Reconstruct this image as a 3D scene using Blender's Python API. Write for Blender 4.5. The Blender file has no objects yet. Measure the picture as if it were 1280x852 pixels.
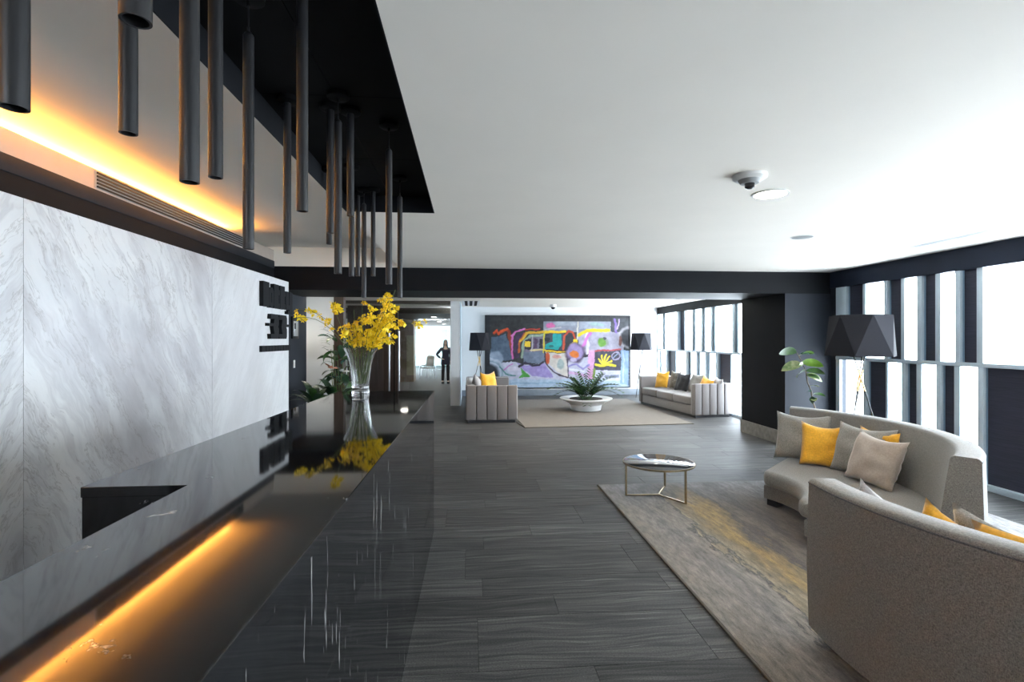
import bpy, bmesh, math, random
import numpy as np
from mathutils import Vector, Matrix
R = math.radians
rnd = random.Random(7)
S = bpy.context.scene
COL = S.collection

# ------------------------------------------------------------------ camera, world, exposure
cam_d = bpy.data.cameras.new('camera'); cam = bpy.data.objects.new('camera', cam_d); COL.objects.link(cam)
cam.location = (0, 0, 1.6); cam.rotation_euler = (R(90), 0, R(-4.734))
cam_d.lens = 18.0; cam_d.sensor_width = 36.0; cam_d.shift_y = -2/1280; cam_d.clip_start = .02
S.camera = cam
W = bpy.data.worlds.new('sky'); S.world = W; W.use_nodes = True
bg = W.node_tree.nodes['Background']; bg.inputs[0].default_value = (.84, .915, .99, 1); bg.inputs[1].default_value = 7.0
S.view_settings.view_transform = 'Standard'; S.view_settings.look = 'None'
S.view_settings.exposure = 2.06; S.view_settings.gamma = 1.0; S.view_settings.use_curve_mapping = False
def area(name, loc, rot, sx, sy, power, color=(1, 1, 1), portal=False, spread=None):
    l = bpy.data.lights.new(name, 'AREA'); l.shape = 'RECTANGLE'; l.size = sx; l.size_y = sy; l.energy = power; l.color = color
    if portal: l.cycles.is_portal = True
    if spread: l.spread = spread
    o = bpy.data.objects.new(name, l); COL.objects.link(o); o.location = loc; o.rotation_euler = rot
    return o
area('daylight_portal', (5.8, 2.4, 1.25), (0, R(90), 0), 2.5, 9.6, 1, portal=True)
area('daylight_portal', (5.8, 11.5, 1.25), (0, R(90), 0), 2.5, 6.0, 1, portal=True)
area('cove_light', (-2.945, 1.9, 2.812), (0, R(-94), 0), .02, 8.4, 44, (1, .40, .06), spread=R(75))
CEIL, LCEIL = 2.613, 2.52

# ------------------------------------------------------------------ material helpers
class G:
    def __init__(s, name):
        s.m = bpy.data.materials.new(name); s.m.use_nodes = True; s.t = s.m.node_tree
        s.b = s.t.nodes['Principled BSDF']; s.out = s.t.nodes['Material Output']
    def n(s, kind, ins=None, **attrs):
        nd = s.t.nodes.new('ShaderNode' + kind)
        for k, v in attrs.items(): setattr(nd, k, v)
        for k, v in (ins or {}).items():
            if isinstance(v, bpy.types.NodeSocket): s.t.links.new(v, nd.inputs[k])
            else: nd.inputs[k].default_value = v
        return nd
    def math(s, op, a, b=0.0, clamp=False):
        return s.n('Math', {0: a, 1: b}, operation=op, use_clamp=clamp).outputs[0]
    def ramp(s, fac, stops, interp='LINEAR'):
        nd = s.n('ValToRGB', {0: fac}); cr = nd.color_ramp; cr.interpolation = interp
        while len(cr.elements) < len(stops): cr.elements.new(.5)
        for e, (p, c) in zip(cr.elements, stops):
            e.position = p; e.color = (*c, 1) if len(c) == 3 else c
        return nd.outputs[0]
    def mix(s, fac, a, b, mode='MIX'):
        nd = s.n('Mix', data_type='RGBA', blend_type=mode)
        for i, v in ((0, fac), (6, a), (7, b)):
            if isinstance(v, bpy.types.NodeSocket): s.t.links.new(v, nd.inputs[i])
            else: nd.inputs[i].default_value = v if i == 0 else ((*v, 1) if len(v) == 3 else v)
        return nd.outputs[2]
    def pos(s): return s.n('NewGeometry').outputs['Position']
    def obj(s): return s.n('TexCoord').outputs['Object']
    def map(s, vec, loc=(0, 0, 0), rot=(0, 0, 0), sc=(1, 1, 1)):
        return s.n('Mapping', {0: vec, 1: loc, 2: rot, 3: sc}).outputs[0]
    def noise(s, vec, scale, detail=4, rough=.5, dist=0.0, out=0):
        return s.n('TexNoise', {'Vector': vec, 'Scale': scale, 'Detail': detail, 'Roughness': rough, 'Distortion': dist}).outputs[out]
    def set(s, **kw):
        for k, v in kw.items():
            k = k.replace('_', ' ')
            if isinstance(v, bpy.types.NodeSocket): s.t.links.new(v, s.b.inputs[k])
            else: s.b.inputs[k].default_value = (*v, 1) if isinstance(v, tuple) and len(v) == 3 else v
        return s
    def bump(s, h, strength=.3, dist=.01):
        s.set(Normal=s.n('Bump', {'Height': h, 'Strength': strength, 'Distance': dist}).outputs[0]); return s
def plain(name, col, rough=.5, metal=0.0, var=.08, vs=9.0, bump=0.0, **kw):
    g = G(name); nz = g.noise(g.pos(), vs, 4)
    dark = tuple(c*(1-var) for c in col); lite = tuple(min(1, c*(1+var)) for c in col)
    g.set(Base_Color=g.ramp(nz, [(.3, dark), (.7, lite)]), Roughness=rough, Metallic=metal, **kw)
    if bump: g.bump(g.noise(g.pos(), vs*14, 2), bump, .003)
    return g.m
def fabric(name, col, var=.25, scale=260.0, sheen=.3, rough=.9):
    g = G(name); p = g.obj()
    f1 = g.noise(g.map(p, sc=(1, 1, .35)), scale, 2); f2 = g.noise(g.map(p, sc=(.35, .35, 1)), scale, 2); f3 = g.noise(p, 5, 3)
    f = g.math('MULTIPLY', g.math('ADD', f1, f2), .5)
    c = g.ramp(f, [(.36, tuple(x*(1-var*1.5) for x in col)), (.64, tuple(min(1, x*(1+var)) for x in col))])
    c = g.mix(g.math('MULTIPLY', f3, .3), c, tuple(x*.8 for x in col))
    g.set(Base_Color=c, Roughness=rough, Sheen_Weight=sheen); g.bump(f, .10, .003); return g.m

M = {}
M['ceiling'] = plain('white_ceiling_paint', (.85, .80, .725), .8, var=.015, vs=2)
M['white'] = plain('white_wall_paint', (.76, .78, .80), .6, var=.02, vs=3)
M['dark'] = plain('charcoal_wall_paint', (.0065, .0072, .0092), .6, var=.12, Specular_IOR_Level=.15, vs=3)
M['darknavy'] = plain('navy_grey_wall_paint', (.013, .0165, .024), .6, var=.1, Specular_IOR_Level=.25, vs=3)
M['strip'] = plain('taupe_strip_paint', (.46, .40, .35), .7, var=.03)
M['header'] = plain('deep_blue_header_paint', (.012, .018, .036), .6, var=.1, vs=3, Specular_IOR_Level=.25)
M['black'] = plain('matte_black_paint', (.003, .003, .0035), .7, var=.2, Specular_IOR_Level=.1)
M['pendant'] = plain('pendant_black_metal', (.018, .018, .020), .38, .3, var=.1, vs=30)
M['blackmetal'] = plain('black_lacquered_metal', (.012, .012, .013), .4, .2)
M['gold'] = plain('brushed_gold', (.72, .50, .22), .3, 1.0, var=.1, vs=40)
M['brass'] = plain('dull_brass', (.38, .30, .19), .35, 1.0, var=.15, vs=40)
M['steel'] = plain('brushed_steel', (.62, .63, .65), .32, .9, vs=30)
M['alu'] = plain('blue_grey_aluminium', (.50, .59, .66), .45, .1, var=.05, vs=5)
M['reveal'] = plain('blue_grey_reveal', (.22, .33, .44), .5, .05, var=.06, vs=5)
M['plastic'] = plain('white_plastic', (.72, .72, .70), .45, var=.03)
M['greyplastic'] = plain('grey_plastic', (.30, .31, .31), .5, var=.05)
M['lens'] = plain('dark_lens', (.01, .01, .012), .1)
def emit(name, col, st):
    g = G(name); g.set(Base_Color=(.8, .8, .8), Emission_Color=col, Emission_Strength=st); return g.m
M['lamp_on'] = emit('lit_diffuser', (1, .93, .80), 14)
M['led'] = emit('amber_led_strip', (1, .6, .2), 6)

def infill():
    g = G('dark_infill_panel'); nz = g.noise(g.map(g.pos(), sc=(1, 1.5, 60)), 3, 4)
    g.set(Base_Color=g.ramp(nz, [(.3, (.016, .018, .032)), (.7, (.036, .036, .060))]), Roughness=.45); g.bump(nz, .15, .004); return g.m
M['infill'] = infill()
def glass_pane():
    g = G('clear_window_glass')
    tr = g.n('BsdfTransparent', {0: (.95, .97, .98, 1)}); gl = g.n('BsdfGlossy', {0: (1, 1, 1, 1), 1: .02})
    fc = g.n('LayerWeight', {0: .5}).outputs['Facing']; fr = g.math('ADD', g.math('MULTIPLY', g.math('POWER', fc, 5.0), .8), .03)
    mx = g.n('MixShader', {0: fr, 1: tr.outputs[0], 2: gl.outputs[0]})
    g.t.links.new(mx.outputs[0], g.out.inputs[0]); return g.m
M['pane'] = glass_pane()
def crystal():
    g = G('cut_crystal'); g.set(Base_Color=(.97, .98, .99), Roughness=.02, IOR=1.42, Transmission_Weight=1.0); return g.m
M['crystal'] = crystal()

def floor_mat():
    g = G('dark_wood_grain_tile')
    oi = g.n('ObjectInfo').outputs['Random']
    off = g.n('CombineXYZ', {0: g.math('MULTIPLY', oi, 37.0), 1: g.math('MULTIPLY', oi, 91.0), 2: 0.0}).outputs[0]
    p = g.n('VectorMath', {0: g.pos(), 1: off}, operation='ADD').outputs[0]
    warp = g.noise(g.map(p, sc=(.8, 2.5, 1)), 1.6, 2, out=1)
    q = g.n('VectorMath', {0: p, 1: g.n('VectorMath', {0: warp, 1: (.0, .16, 0)}, operation='MULTIPLY').outputs[0]}, operation='ADD').outputs[0]
    gr = g.noise(g.map(q, sc=(.9, 26, 1)), 1.6, 5, .6)
    fine = g.noise(g.map(p, sc=(22, 60, 1)), 5, 2)
    vein = g.noise(g.map(q, loc=(5, 3, 0), sc=(.55, 34, 1)), 1.3, 4, .6)
    c = g.ramp(gr, [(.28, (.028, .028, .030)), (.46, (.056, .056, .057)), (.60, (.092, .091, .089)), (.76, (.16, .158, .152))])
    c = g.mix(g.ramp(vein, [(.66, (0,)*3), (.71, (.7,)*3)]), c, (.27, .268, .26))
    c = g.mix(.75, c, g.ramp(fine, [(.3, (.2, .2, .2)), (.7, (.86, .86, .86))]), 'OVERLAY')
    tone = g.math('ADD', g.math('MULTIPLY', oi, .45), .85)
    c = g.n('HueSaturation', {'Value': tone, 'Color': c}).outputs[0]
    g.set(Base_Color=c, Roughness=g.ramp(fine, [(.3, (.5,)*3), (.7, (.62,)*3)]), Specular_IOR_Level=.16)
    g.bump(gr, .12, .003); return g.m
M['floor'] = floor_mat()
M['grout'] = plain('dark_grout', (.012, .012, .012), .8)

def marble():
    g = G('bookmatched_white_marble')
    sp = g.n('SeparateXYZ', {0: g.pos()})
    yy = g.math('PINGPONG', g.math('ADD', sp.outputs[1], 20.97), 1.99)
    oi = g.n('ObjectInfo').outputs['Random']
    v = g.n('CombineXYZ', {0: yy, 1: sp.outputs[2], 2: g.math('MULTIPLY', oi, .55)}).outputs[0]
    v = g.map(v, rot=(0, 0, R(56)))
    w = g.n('VectorMath', {0: g.n('VectorMath', {0: g.noise(v, 1.5, 4, .55, out=1), 1: (.5, .5, .5)}, operation='SUBTRACT').outputs[0], 1: (.45, .30, 0)}, operation='MULTIPLY').outputs[0]
    q = g.n('VectorMath', {0: v, 1: w}, operation='ADD').outputs[0]
    cloud = g.noise(g.map(q, sc=(.42, 1.3, 1)), 1.25, 6, .58)
    n2 = g.noise(g.map(q, sc=(.30, 2.0, 1)), 2.0, 5, .66)
    n3 = g.noise(g.map(q, loc=(3, 7, 0), sc=(.45, 2.2, 1)), 2.6, 6, .70)
    cells = g.n('TexVoronoi', {'Vector': g.n('VectorMath', {0: q, 1: g.n('VectorMath', {0: g.noise(v, 4, 3, .6, out=1), 1: (.3, .3, 0)}, operation='MULTIPLY').outputs[0]}, operation='ADD').outputs[0], 'Scale': 4.5}, feature='DISTANCE_TO_EDGE').outputs['Distance']
    def ridge(n, w_): return g.math('SUBTRACT', 1.0, g.math('MULTIPLY', g.math('ABSOLUTE', g.math('SUBTRACT', n, .5)), w_, True), True)
    base = g.ramp(cloud, [(.34, (.40, .385, .405)), (.43, (.545, .535, .555)), (.51, (.69, .69, .70)), (.62, (.79, .79, .79))])
    base = g.mix(g.math('MULTIPLY', ridge(n2, 18), .42), base, (.46, .44, .46))
    base = g.mix(g.math('MULTIPLY', ridge(n3, 60), g.math('MULTIPLY', g.noise(v, 1.1, 2), .8)), base, (.26, .23, .22))
    brec = g.math('MULTIPLY', g.ramp(cells, [(0, (1,)*3), (.05, (0,)*3)]), g.ramp(g.noise(v, 1.3, 2), [(.52, (0,)*3), (.64, (.4,)*3)]))
    base = g.mix(brec, base, (.50, .47, .47))
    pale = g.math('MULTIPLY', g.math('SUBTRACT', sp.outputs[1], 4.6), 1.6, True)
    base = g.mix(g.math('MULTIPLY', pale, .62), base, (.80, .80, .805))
    warm = g.ramp(g.noise(v, .9, 2), [(.5, (0,)*3), (.75, (.35,)*3)])
    base = g.mix(warm, base, (.72, .66, .60), 'MULTIPLY')
    g.set(Base_Color=base, Roughness=.30, Specular_IOR_Level=.35); return g.m
M['marble'] = marble()

def granite(name, streak):
    g = G(name); p = g.pos()
    if streak:
        q = g.map(p, rot=(R(-17), 0, 0), sc=(1, 40, 3.4))
        m = g.noise(q, 1.15, 3, .72); k = [(.625, (0,)*3), (.67, (.5,)*3), (.74, (.9,)*3)]
    else:
        q = g.map(p, sc=(1, .75, 1)); m = g.noise(q, 9.0, 5, .74, .4); k = [(.655, (0,)*3), (.69, (.5,)*3), (.76, (.8,)*3)]
    clus = g.ramp(g.noise(p, 1.7, 2), [(.32, (.15,)*3), (.5, (1,)*3)])
    f = g.math('MULTIPLY', g.ramp(m, k), clus)
    cl = g.noise(p, 14, 4)
    base = g.ramp(cl, [(.3, (.004, .004, .005)), (.75, (.013, .014, .016))])
    g.set(Base_Color=g.mix(f, base, (.55, .55, .54)), Roughness=.045, IOR=1.40 if streak else 1.48); return g.m
M['granite'] = granite('polished_black_granite_top', False)
M['granite_face'] = granite('polished_black_granite_face', True)

def rug_mat():
    g = G('abstract_woven_rug'); p = g.pos()
    sp = g.n('SeparateXYZ', {0: p}); x, y = sp.outputs[0], sp.outputs[1]
    # long streaks that run along the rug, away from the near edge
    w1 = g.noise(g.map(p, loc=(.3, .6, 0), sc=(2.0, .6, 1)), 1.5, 7, .68)
    d = g.math('ADD', x, g.math('MULTIPLY', g.math('SUBTRACT', w1, .5), .80))
    n = g.math('DIVIDE', g.math('SUBTRACT', d, 1.4), 3.3, True)
    c = g.ramp(n, [(.0, (.175, .150, .120)), (.06, (.19, .170, .150)), (.10, (.130, .115, .105)), (.125, (.20, .178, .150)), (.146, (.185, .16, .13)), (.152, (.022, .020, .024)), (.158, (.23, .19, .12)),
                   (.190, (.17, .125, .065)), (.225, (.27, .175, .045)), (.262, (.20, .14, .06)), (.28, (.055, .045, .045)), (.31, (.14, .112, .088)), (.36, (.060, .052, .052)), (.42, (.12, .095, .075)), (.52, (.055, .048, .050)), (.62, (.17, .155, .145)), (.8, (.26, .25, .245)), (1, (.3, .29, .29))])
    far = g.math('MULTIPLY', g.math('SUBTRACT', g.math('ADD', y, g.math('MULTIPLY', w1, .8)), 5.15), 1.6, True)
    c = g.mix(g.math('MULTIPLY', far, .75), c, g.ramp(w1, [(.38, (.085, .080, .092)), (.5, (.17, .165, .175)), (.62, (.24, .235, .245))]))
    mott = g.noise(g.map(p, sc=(9, 2.2, 1)), 3, 6, .75)
    c = g.mix(.75, c, g.ramp(mott, [(.3, (.05,)*3), (.7, (.80,)*3)]), 'OVERLAY')
    weave = g.noise(g.map(p, sc=(1, 1.6, 1)), 150, 2)
    c = g.mix(.5, c, g.ramp(weave, [(.3, (.22,)*3), (.7, (.72,)*3)]), 'OVERLAY')
    g.set(Base_Color=c, Roughness=.95, Sheen_Weight=.2); g.bump(weave, .4, .004); return g.m
M['rug'] = rug_mat()
def rug2_mat():
    g = G('taupe_flat_woven_rug'); p = g.pos(); n1 = g.noise(g.map(p, sc=(2, 14, 1)), 4, 4); n2 = g.noise(p, 90, 2)
    c = g.mix(.5, g.ramp(n1, [(.3, (.125, .108, .092)), (.7, (.185, .165, .142))]), g.ramp(n2, [(.3, (.3,)*3), (.7, (.7,)*3)]), 'OVERLAY')
    g.set(Base_Color=c, Roughness=.95); g.bump(n2, .3, .004); return g.m
M['rug2'] = rug2_mat()
M['rugedge'] = plain('rug_binding', (.10, .085, .07), .9)
M['tweed'] = fabric('grey_tweed_upholstery', (.205, .195, .180), .38, 330)
M['tweed_dark'] = fabric('grey_tweed_back', (.118, .120, .130), .45, 330)
M['velvet'] = fabric('grey_velvet', (.19, .172, .168), .12, 160, .5)
M['velvet_dark'] = fabric('dark_plinth_cloth', (.03, .03, .035), .2, 160)
M['p_grey'] = fabric('grey_linen', (.30, .285, .26), .3, 260)
M['p_taupe'] = fabric('taupe_velvet', (.40, .335, .285), .1, 120, .6)
M['p_yellow'] = fabric('mustard_velvet', (.80, .40, .025), .12, 120, .4)
M['p_navy'] = fabric('black_linen', (.009, .009, .012), .3, 200)
M['p_lilac'] = fabric('pale_grey_linen', (.36, .35, .36), .2, 260)
M['p_brown'] = fabric('brown_pattern_linen', (.16, .135, .10), .5, 60)
M['shade'] = fabric('black_lamp_cloth', (.0085, .0085, .014), .2, 300, 0.0)
def wood(name, a, b, vert=True, rough=.45):
    g = G(name); sc = (18, 18, .8) if vert else (18, .8, 18)
    nz = g.noise(g.map(g.pos(), sc=sc), 1.6, 5, .6); g.set(Base_Color=g.ramp(nz, [(.3, a), (.7, b)]), Roughness=rough); return g.m
M['walnut'] = wood('dark_walnut', (.030, .018, .013), (.075, .045, .034))
M['oak'] = wood('mid_brown_wood', (.16, .115, .075), (.27, .20, .13))
M['olivewall'] = plain('olive_screen', (.33, .31, .18), .6)
M['brownheader'] = plain('brown_ceiling_panel', (.07, .058, .045), .6)
M['stone_base'] = plain('grey_stone_skirting', (.20, .195, .18), .45, var=.25, vs=14)
M['basegrey'] = plain('blue_grey_skirting', (.22, .25, .29), .4)
def leafmat(name, a, b, rough=.4):
    g = G(name); n = g.noise(g.obj(), 12, 3); g.set(Base_Color=g.ramp(n, [(.35, a), (.65, b)]), Roughness=rough); return g.m
M['leaf'] = leafmat('green_leaf', (.025, .075, .018), (.06, .15, .03))
M['leafdark'] = leafmat('dark_green_leaf', (.010, .032, .014), (.025, .07, .03))
M['leafpale'] = leafmat('variegated_leaf', (.10, .20, .05), (.50, .52, .28))
M['leaflime'] = leafmat('lime_leaf', (.10, .20, .012), (.17, .30, .03))
M['leafblue'] = leafmat('glossy_teal_leaf', (.02, .07, .05), (.10, .20, .17), .25)
M['stem'] = plain('green_stem', (.10, .15, .04), .5)
M['bark'] = plain('grey_bark', (.16, .13, .10), .8, var=.3, vs=40)
M['petal'] = leafmat('yellow_petal', (.93, .64, .008), (.98, .78, .025), .5)
M['petal_red'] = leafmat('salmon_bract', (.60, .20, .12), (.75, .35, .22), .5)
M['petal_white'] = leafmat('white_bract', (.75, .76, .74), (.85, .85, .83), .5)
M['ceramic'] = plain('white_ceramic', (.74, .75, .76), .3, var=.02)
M['soil'] = plain('dark_soil', (.03, .022, .016), .95, var=.4, vs=60)
M['pot'] = plain('charcoal_pot', (.035, .035, .037), .6)
M['skin'] = plain('skin', (.60, .43, .34), .55, var=.04)
M['hair'] = plain('dark_hair', (.010, .008, .007), .5)
M['cloth_black'] = plain('black_clothing', (.010, .011, .014), .8)
M['cloth_navy'] = plain('navy_clothing', (.010, .012, .030), .8)
M['smoked'] = plain('black_polished_tabletop', (.03, .033, .04), .06, 0, IOR=1.9)
M['chairwhite'] = plain('white_chair_shell', (.62, .64, .62), .4)
def fluted_glass():
    g = G('greenish_partition_glass')
    tr = g.n('BsdfTransparent', {0: (.80, .90, .88, 1)}); gl = g.n('BsdfGlossy', {0: (.9, .96, .95, 1), 1: .06})
    mx = g.n('MixShader', {0: .12, 1: tr.outputs[0], 2: gl.outputs[0]}); g.t.links.new(mx.outputs[0], g.out.inputs[0]); return g.m
M['pglass'] = fluted_glass()

# ------------------------------------------------------------------ mesh helpers
class MB:
    def __init__(s): s.v = []; s.f = []
    def add(s, vs, fs):
        o = len(s.v); s.v += [tuple(v) for v in vs]; s.f += [tuple(i+o for i in f) for f in fs]; return s
    def box(s, x0, x1, y0, y1, z0, z1):
        return s.add([(x0,y0,z0),(x1,y0,z0),(x1,y1,z0),(x0,y1,z0),(x0,y0,z1),(x1,y0,z1),(x1,y1,z1),(x0,y1,z1)],
                     [(0,3,2,1),(4,5,6,7),(0,1,5,4),(1,2,6,5),(2,3,7,6),(3,0,4,7)])
    def prism(s, pts, axis, a, b):
        """polygon pts in the plane normal to axis, extruded from a to b"""
        def P(p, t): return {'x': (t, p[0], p[1]), 'y': (p[0], t, p[1]), 'z': (p[0], p[1], t)}[axis]
        n = len(pts)
        return s.add([P(p, a) for p in pts] + [P(p, b) for p in pts],
                     [tuple(range(n))[::-1], tuple(range(n, 2*n))] + [(i, (i+1) % n, n+(i+1) % n, n+i) for i in range(n)])
    def tube(s, pts, r, n=8, caps=True):
        pts = [Vector(p) for p in pts]; rs = r if isinstance(r, (list, tuple)) else [r]*len(pts)
        rings = []; up = None
        for i, p in enumerate(pts):
            t = (pts[min(i+1, len(pts)-1)] - pts[max(i-1, 0)]).normalized()
            if up is None: up = Vector((0, 0, 1)) if abs(t.z) < .9 else Vector((1, 0, 0))
            a = t.cross(up)
            if a.length < 1e-5: a = t.orthogonal()
            a.normalize(); b = a.cross(t).normalized(); up = b
            rings.append([p + (a*math.cos(2*math.pi*k/n) + b*math.sin(2*math.pi*k/n))*rs[i] for k in range(n)])
        vs = [q for rg in rings for q in rg]; fs = []
        for i in range(len(pts)-1):
            for k in range(n): fs.append((i*n+k, i*n+(k+1) % n, (i+1)*n+(k+1) % n, (i+1)*n+k))
        if caps: fs += [tuple(range(n))[::-1], tuple(range((len(pts)-1)*n, len(pts)*n))]
        return s.add(vs, fs)
    def lathe(s, prof, n=32, c=(0, 0), rip=None):
        vs = []; fs = []
        for (r, z) in prof:
            for k in range(n):
                a = 2*math.pi*k/n; rr = r*(1+(rip(k) if rip else 0)); vs.append((c[0]+rr*math.cos(a), c[1]+rr*math.sin(a), z))
        m = len(prof)
        for i in range(m-1):
            for k in range(n): fs.append((i*n+k, i*n+(k+1) % n, (i+1)*n+(k+1) % n, (i+1)*n+k))
        if prof[0][0] > 1e-6: fs.append(tuple(range(n))[::-1])
        if prof[-1][0] > 1e-6: fs.append(tuple(range((m-1)*n, m*n)))
        return s.add(vs, fs)
    def mesh(s, name, smooth=None, bevel=0, seg=2):
        me = bpy.data.meshes.new(name); me.from_pydata(s.v, [], s.f)
        bm = bmesh.new(); bm.from_mesh(me)
        bmesh.ops.remove_doubles(bm, verts=bm.verts, dist=1e-6)
        bmesh.ops.recalc_face_normals(bm, faces=bm.faces)
        if bevel:
            es = [e for e in bm.edges if len(e.link_faces) == 2 and e.calc_face_angle(0) > .6]
            bmesh.ops.bevel(bm, geom=es, offset=bevel, segments=seg, profile=.5, affect='EDGES', clamp_overlap=True)
        bm.to_mesh(me); bm.free()
        if smooth:
            me.polygons.foreach_set('use_smooth', [True]*len(me.polygons)); me.set_sharp_from_angle(angle=R(smooth))
        return me
def link(name, me, mat=None, parent=None, loc=(0, 0, 0), rot=(0, 0, 0)):
    o = bpy.data.objects.new(name, me); COL.objects.link(o)
    if mat is not None and not me.materials: me.materials.append(mat)
    o.location = loc; o.rotation_euler = rot
    if parent: o.parent = parent
    return o
def ob(name, mb, mat, parent=None, smooth=None, bevel=0, seg=2, **kw):
    return link(name, mb.mesh(name, smooth, bevel, seg), mat, parent, **kw)
def bx(name, x0, x1, y0, y1, z0, z1, mat, parent=None, bevel=0, **kw):
    return ob(name, MB().box(x0, x1, y0, y1, z0, z1), mat, parent, bevel=bevel, smooth=35 if bevel else None, **kw)
def struct(o, label=None):
    o['kind'] = 'structure'
    if label: o['label'] = label
    return o
def tag(o, label, cat, group=None):
    o['label'] = label; o['category'] = cat
    if group: o['group'] = group
    return o
def thing(name, label, cat, loc=(0, 0, 0), rot=(0, 0, 0), group=None):
    o = bpy.data.objects.new(name, None); COL.objects.link(o); o.empty_display_size = .1
    o.location = loc; o.rotation_euler = rot
    return tag(o, label, cat, group)
def empty(name, parent=None):
    o = bpy.data.objects.new(name, None); COL.objects.link(o)
    if parent: o.parent = parent
    return o
def dup(o, parent=None):
    c = o.copy(); COL.objects.link(c); c.parent = parent
    for ch in list(o.children): dup(ch, c)
    return c

# ------------------------------------------------------------------ floor with single planks
fl = struct(bx('floor', -4.6, 5.62, -2.6, 32, -.06, -.006, M['grout']), 'dark grey wood-grain tile floor')
pl_mesh = {}
def plank_mesh(w, l):
    k = (round(w, 2), round(l, 3))
    if k not in pl_mesh:
        pl_mesh[k] = MB().box(.0015, l-.0015, .0015, w-.0015, -.006, 0).mesh('plank', None)
        pl_mesh[k].materials.append(M['floor'])
    return pl_mesh[k]
rows = []; y = 3.91 - .96*4; i = 0
while y < 14.5:
    for w in (.24, .24, .48):
        rows.append((y, w)); y += w
far_mb = MB(); far2 = MB()
joint = {3.43: 1.17}
for (y0, w) in rows:
    ph = joint.get(round(y0, 2), None)
    ph = (ph % 1.2) if ph is not None else rnd.random()*1.2
    x = -4.6 + ((ph + 4.6) % 1.2) - 1.2
    while x < 5.62:
        l = 1.2; xa = max(x, -4.6); xb = min(x+l, 5.62)
        if xb - xa > .02:
            hidden = (xb < -1.3 and y0 < 7) or (xa > 1.6 and xb < 4.6 and 1.2 < y0 and y0+w < 5.4) or y0 + w < .6
            vis = not hidden and y0 < 9.4 and xb > -.9
            if vis:
                link('plank', plank_mesh(w, xb-xa), None, fl, loc=(xa, y0, 0))
            else:
                far_mb.box(xa+.0015, xb-.0015, y0+.0015, y0+w-.0015, -.006, 0)
        x += l
y = rows[-1][0] + rows[-1][1]
while y < 31.5:
    far_mb.box(-4.6, -.4, y+.0015, min(y+.48, 32)-.0015, -.006, 0); y += .48
fp = ob('far_planks', far_mb, M['floor'], fl); fp['kind'] = 'stuff'

# ------------------------------------------------------------------ ceiling, recess, cove
RX0, RX1, RY1, RZ = -.975, -.28, 4.145, CEIL+.125
mb = MB(); mb.box(RX1, 5.8, -2.6, 8.6, CEIL, CEIL+.3); mb.box(RX0, RX1, RY1, 8.6, CEIL, CEIL+.3)
LZ = 2.88
mb.box(RX0-.010, RX0, -2.6, 8.6, CEIL, CEIL+.3); mb.box(-4.6, RX0-.010, 7.332, 8.6, CEIL, CEIL+.3)
ceiling = struct(ob('ceiling', mb, M['ceiling']), 'white painted ceiling of the front room')
rec = struct(bx('trim_1', RX0, RX1, -2.6, RY1, RZ+.012, RZ+.03, M['black']), 'black recess in the ceiling over the counter')
mb = MB(); mb.box(RX0, RX0+.006, -2.6, RY1, CEIL-.002, RZ+.012); mb.box(RX1-.006, RX1, -2.6, RY1, CEIL-.002, RZ+.012); mb.box(RX0, RX1, RY1-.006, RY1, CEIL-.002, RZ+.012)
ob('recess_lit_edge', mb, M['dark'], rec)  # sides lighter than the black top: light on them put into the colour
y = RY1-.01
while y > -2.4:
    for xa, xb in ((RX0+.008, -.63), (-.626, RX1-.008)):
        bx('panel', xa, xb, y-.84, y-.004, RZ, RZ+.012, M['black'], rec)
    y -= .84
struct(bx('ceiling_left', -3.0, RX0-.010, -2.6, 7.332, LZ, LZ+.04, M['ceiling']), 'raised white ceiling strip beside the black recess, lit amber along its edge')
cove = struct(bx('trim_2', -2.722, -2.70, -2.6, 7.33, 2.683, 2.833, M['strip']), 'pale strip below the glowing ceiling edge')
bx('led_strip', -2.959, -2.949, -2.2, 6.1, 2.802, 2.812, M['led'], cove)
fas = struct(bx('trim_3', -2.722, -2.69, -2.6, 7.33, 2.580, 2.683, M['darknavy'], bevel=.002), 'dark fascia band above the marble wall')
bx('cove_back', -3.0, -2.96, -2.6, 7.33, 2.62, LZ, M['white'], cove)
bx('cove_floor', -2.96, -2.722, -2.6, 7.33, 2.785, 2.80, M['white'], cove)
dv = thing('air_diffuser', 'long narrow slot air diffuser under the glowing ceiling edge above the marble', 'air vent', (-2.70, 5.15, 2.758))
bx('diffuser_frame', 0, .004, -1.22, 1.22, -.062, .062, M['greyplastic'], dv)
for k in range(5): bx('slat', .004, .014, -1.2, 1.2, -.056+k*.025, -.043+k*.025, M['lens'], dv)

# ------------------------------------------------------------------ left wall, marble slabs, beam, column
wl = struct(bx('wall_left', -2.9, -2.70, -2.6, 8.75, 0, 2.62, M['darknavy']), 'dark navy wall on the left')
bx('cladding_core', -2.70, -2.372, -2.6, 6.89, 0, 2.346, M['dark'], wl)
for k, y0 in enumerate((-1.07, .92, 2.91, 4.90)):
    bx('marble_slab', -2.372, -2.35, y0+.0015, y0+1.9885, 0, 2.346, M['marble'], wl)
beam = struct(bx('trim_4', -2.70, 5.45, 7.33, 8.55, 2.29, CEIL, M['dark']), 'dark beam across the room')
bx('beam_return', -2.70, -2.695, -2.6, 7.33, 2.30, 2.58, M['dark'], beam)
colm = struct(bx('wall_column', 4.72, 5.45, 7.33, 8.55, 0, 2.29, M['dark']), 'dark column between front room and lounge')
bx('column_lit_face', 4.72, 5.45, 7.322, 7.33, .2, 2.29, M['darknavy'], colm)  # lighter navy front: the bluish light on this side is painted in
mb = MB(); mb.box(4.705, 5.45, 7.312, 7.33, 0, .21); mb.box(4.700, 4.72, 7.312, 8.56, 0, .21)
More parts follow.
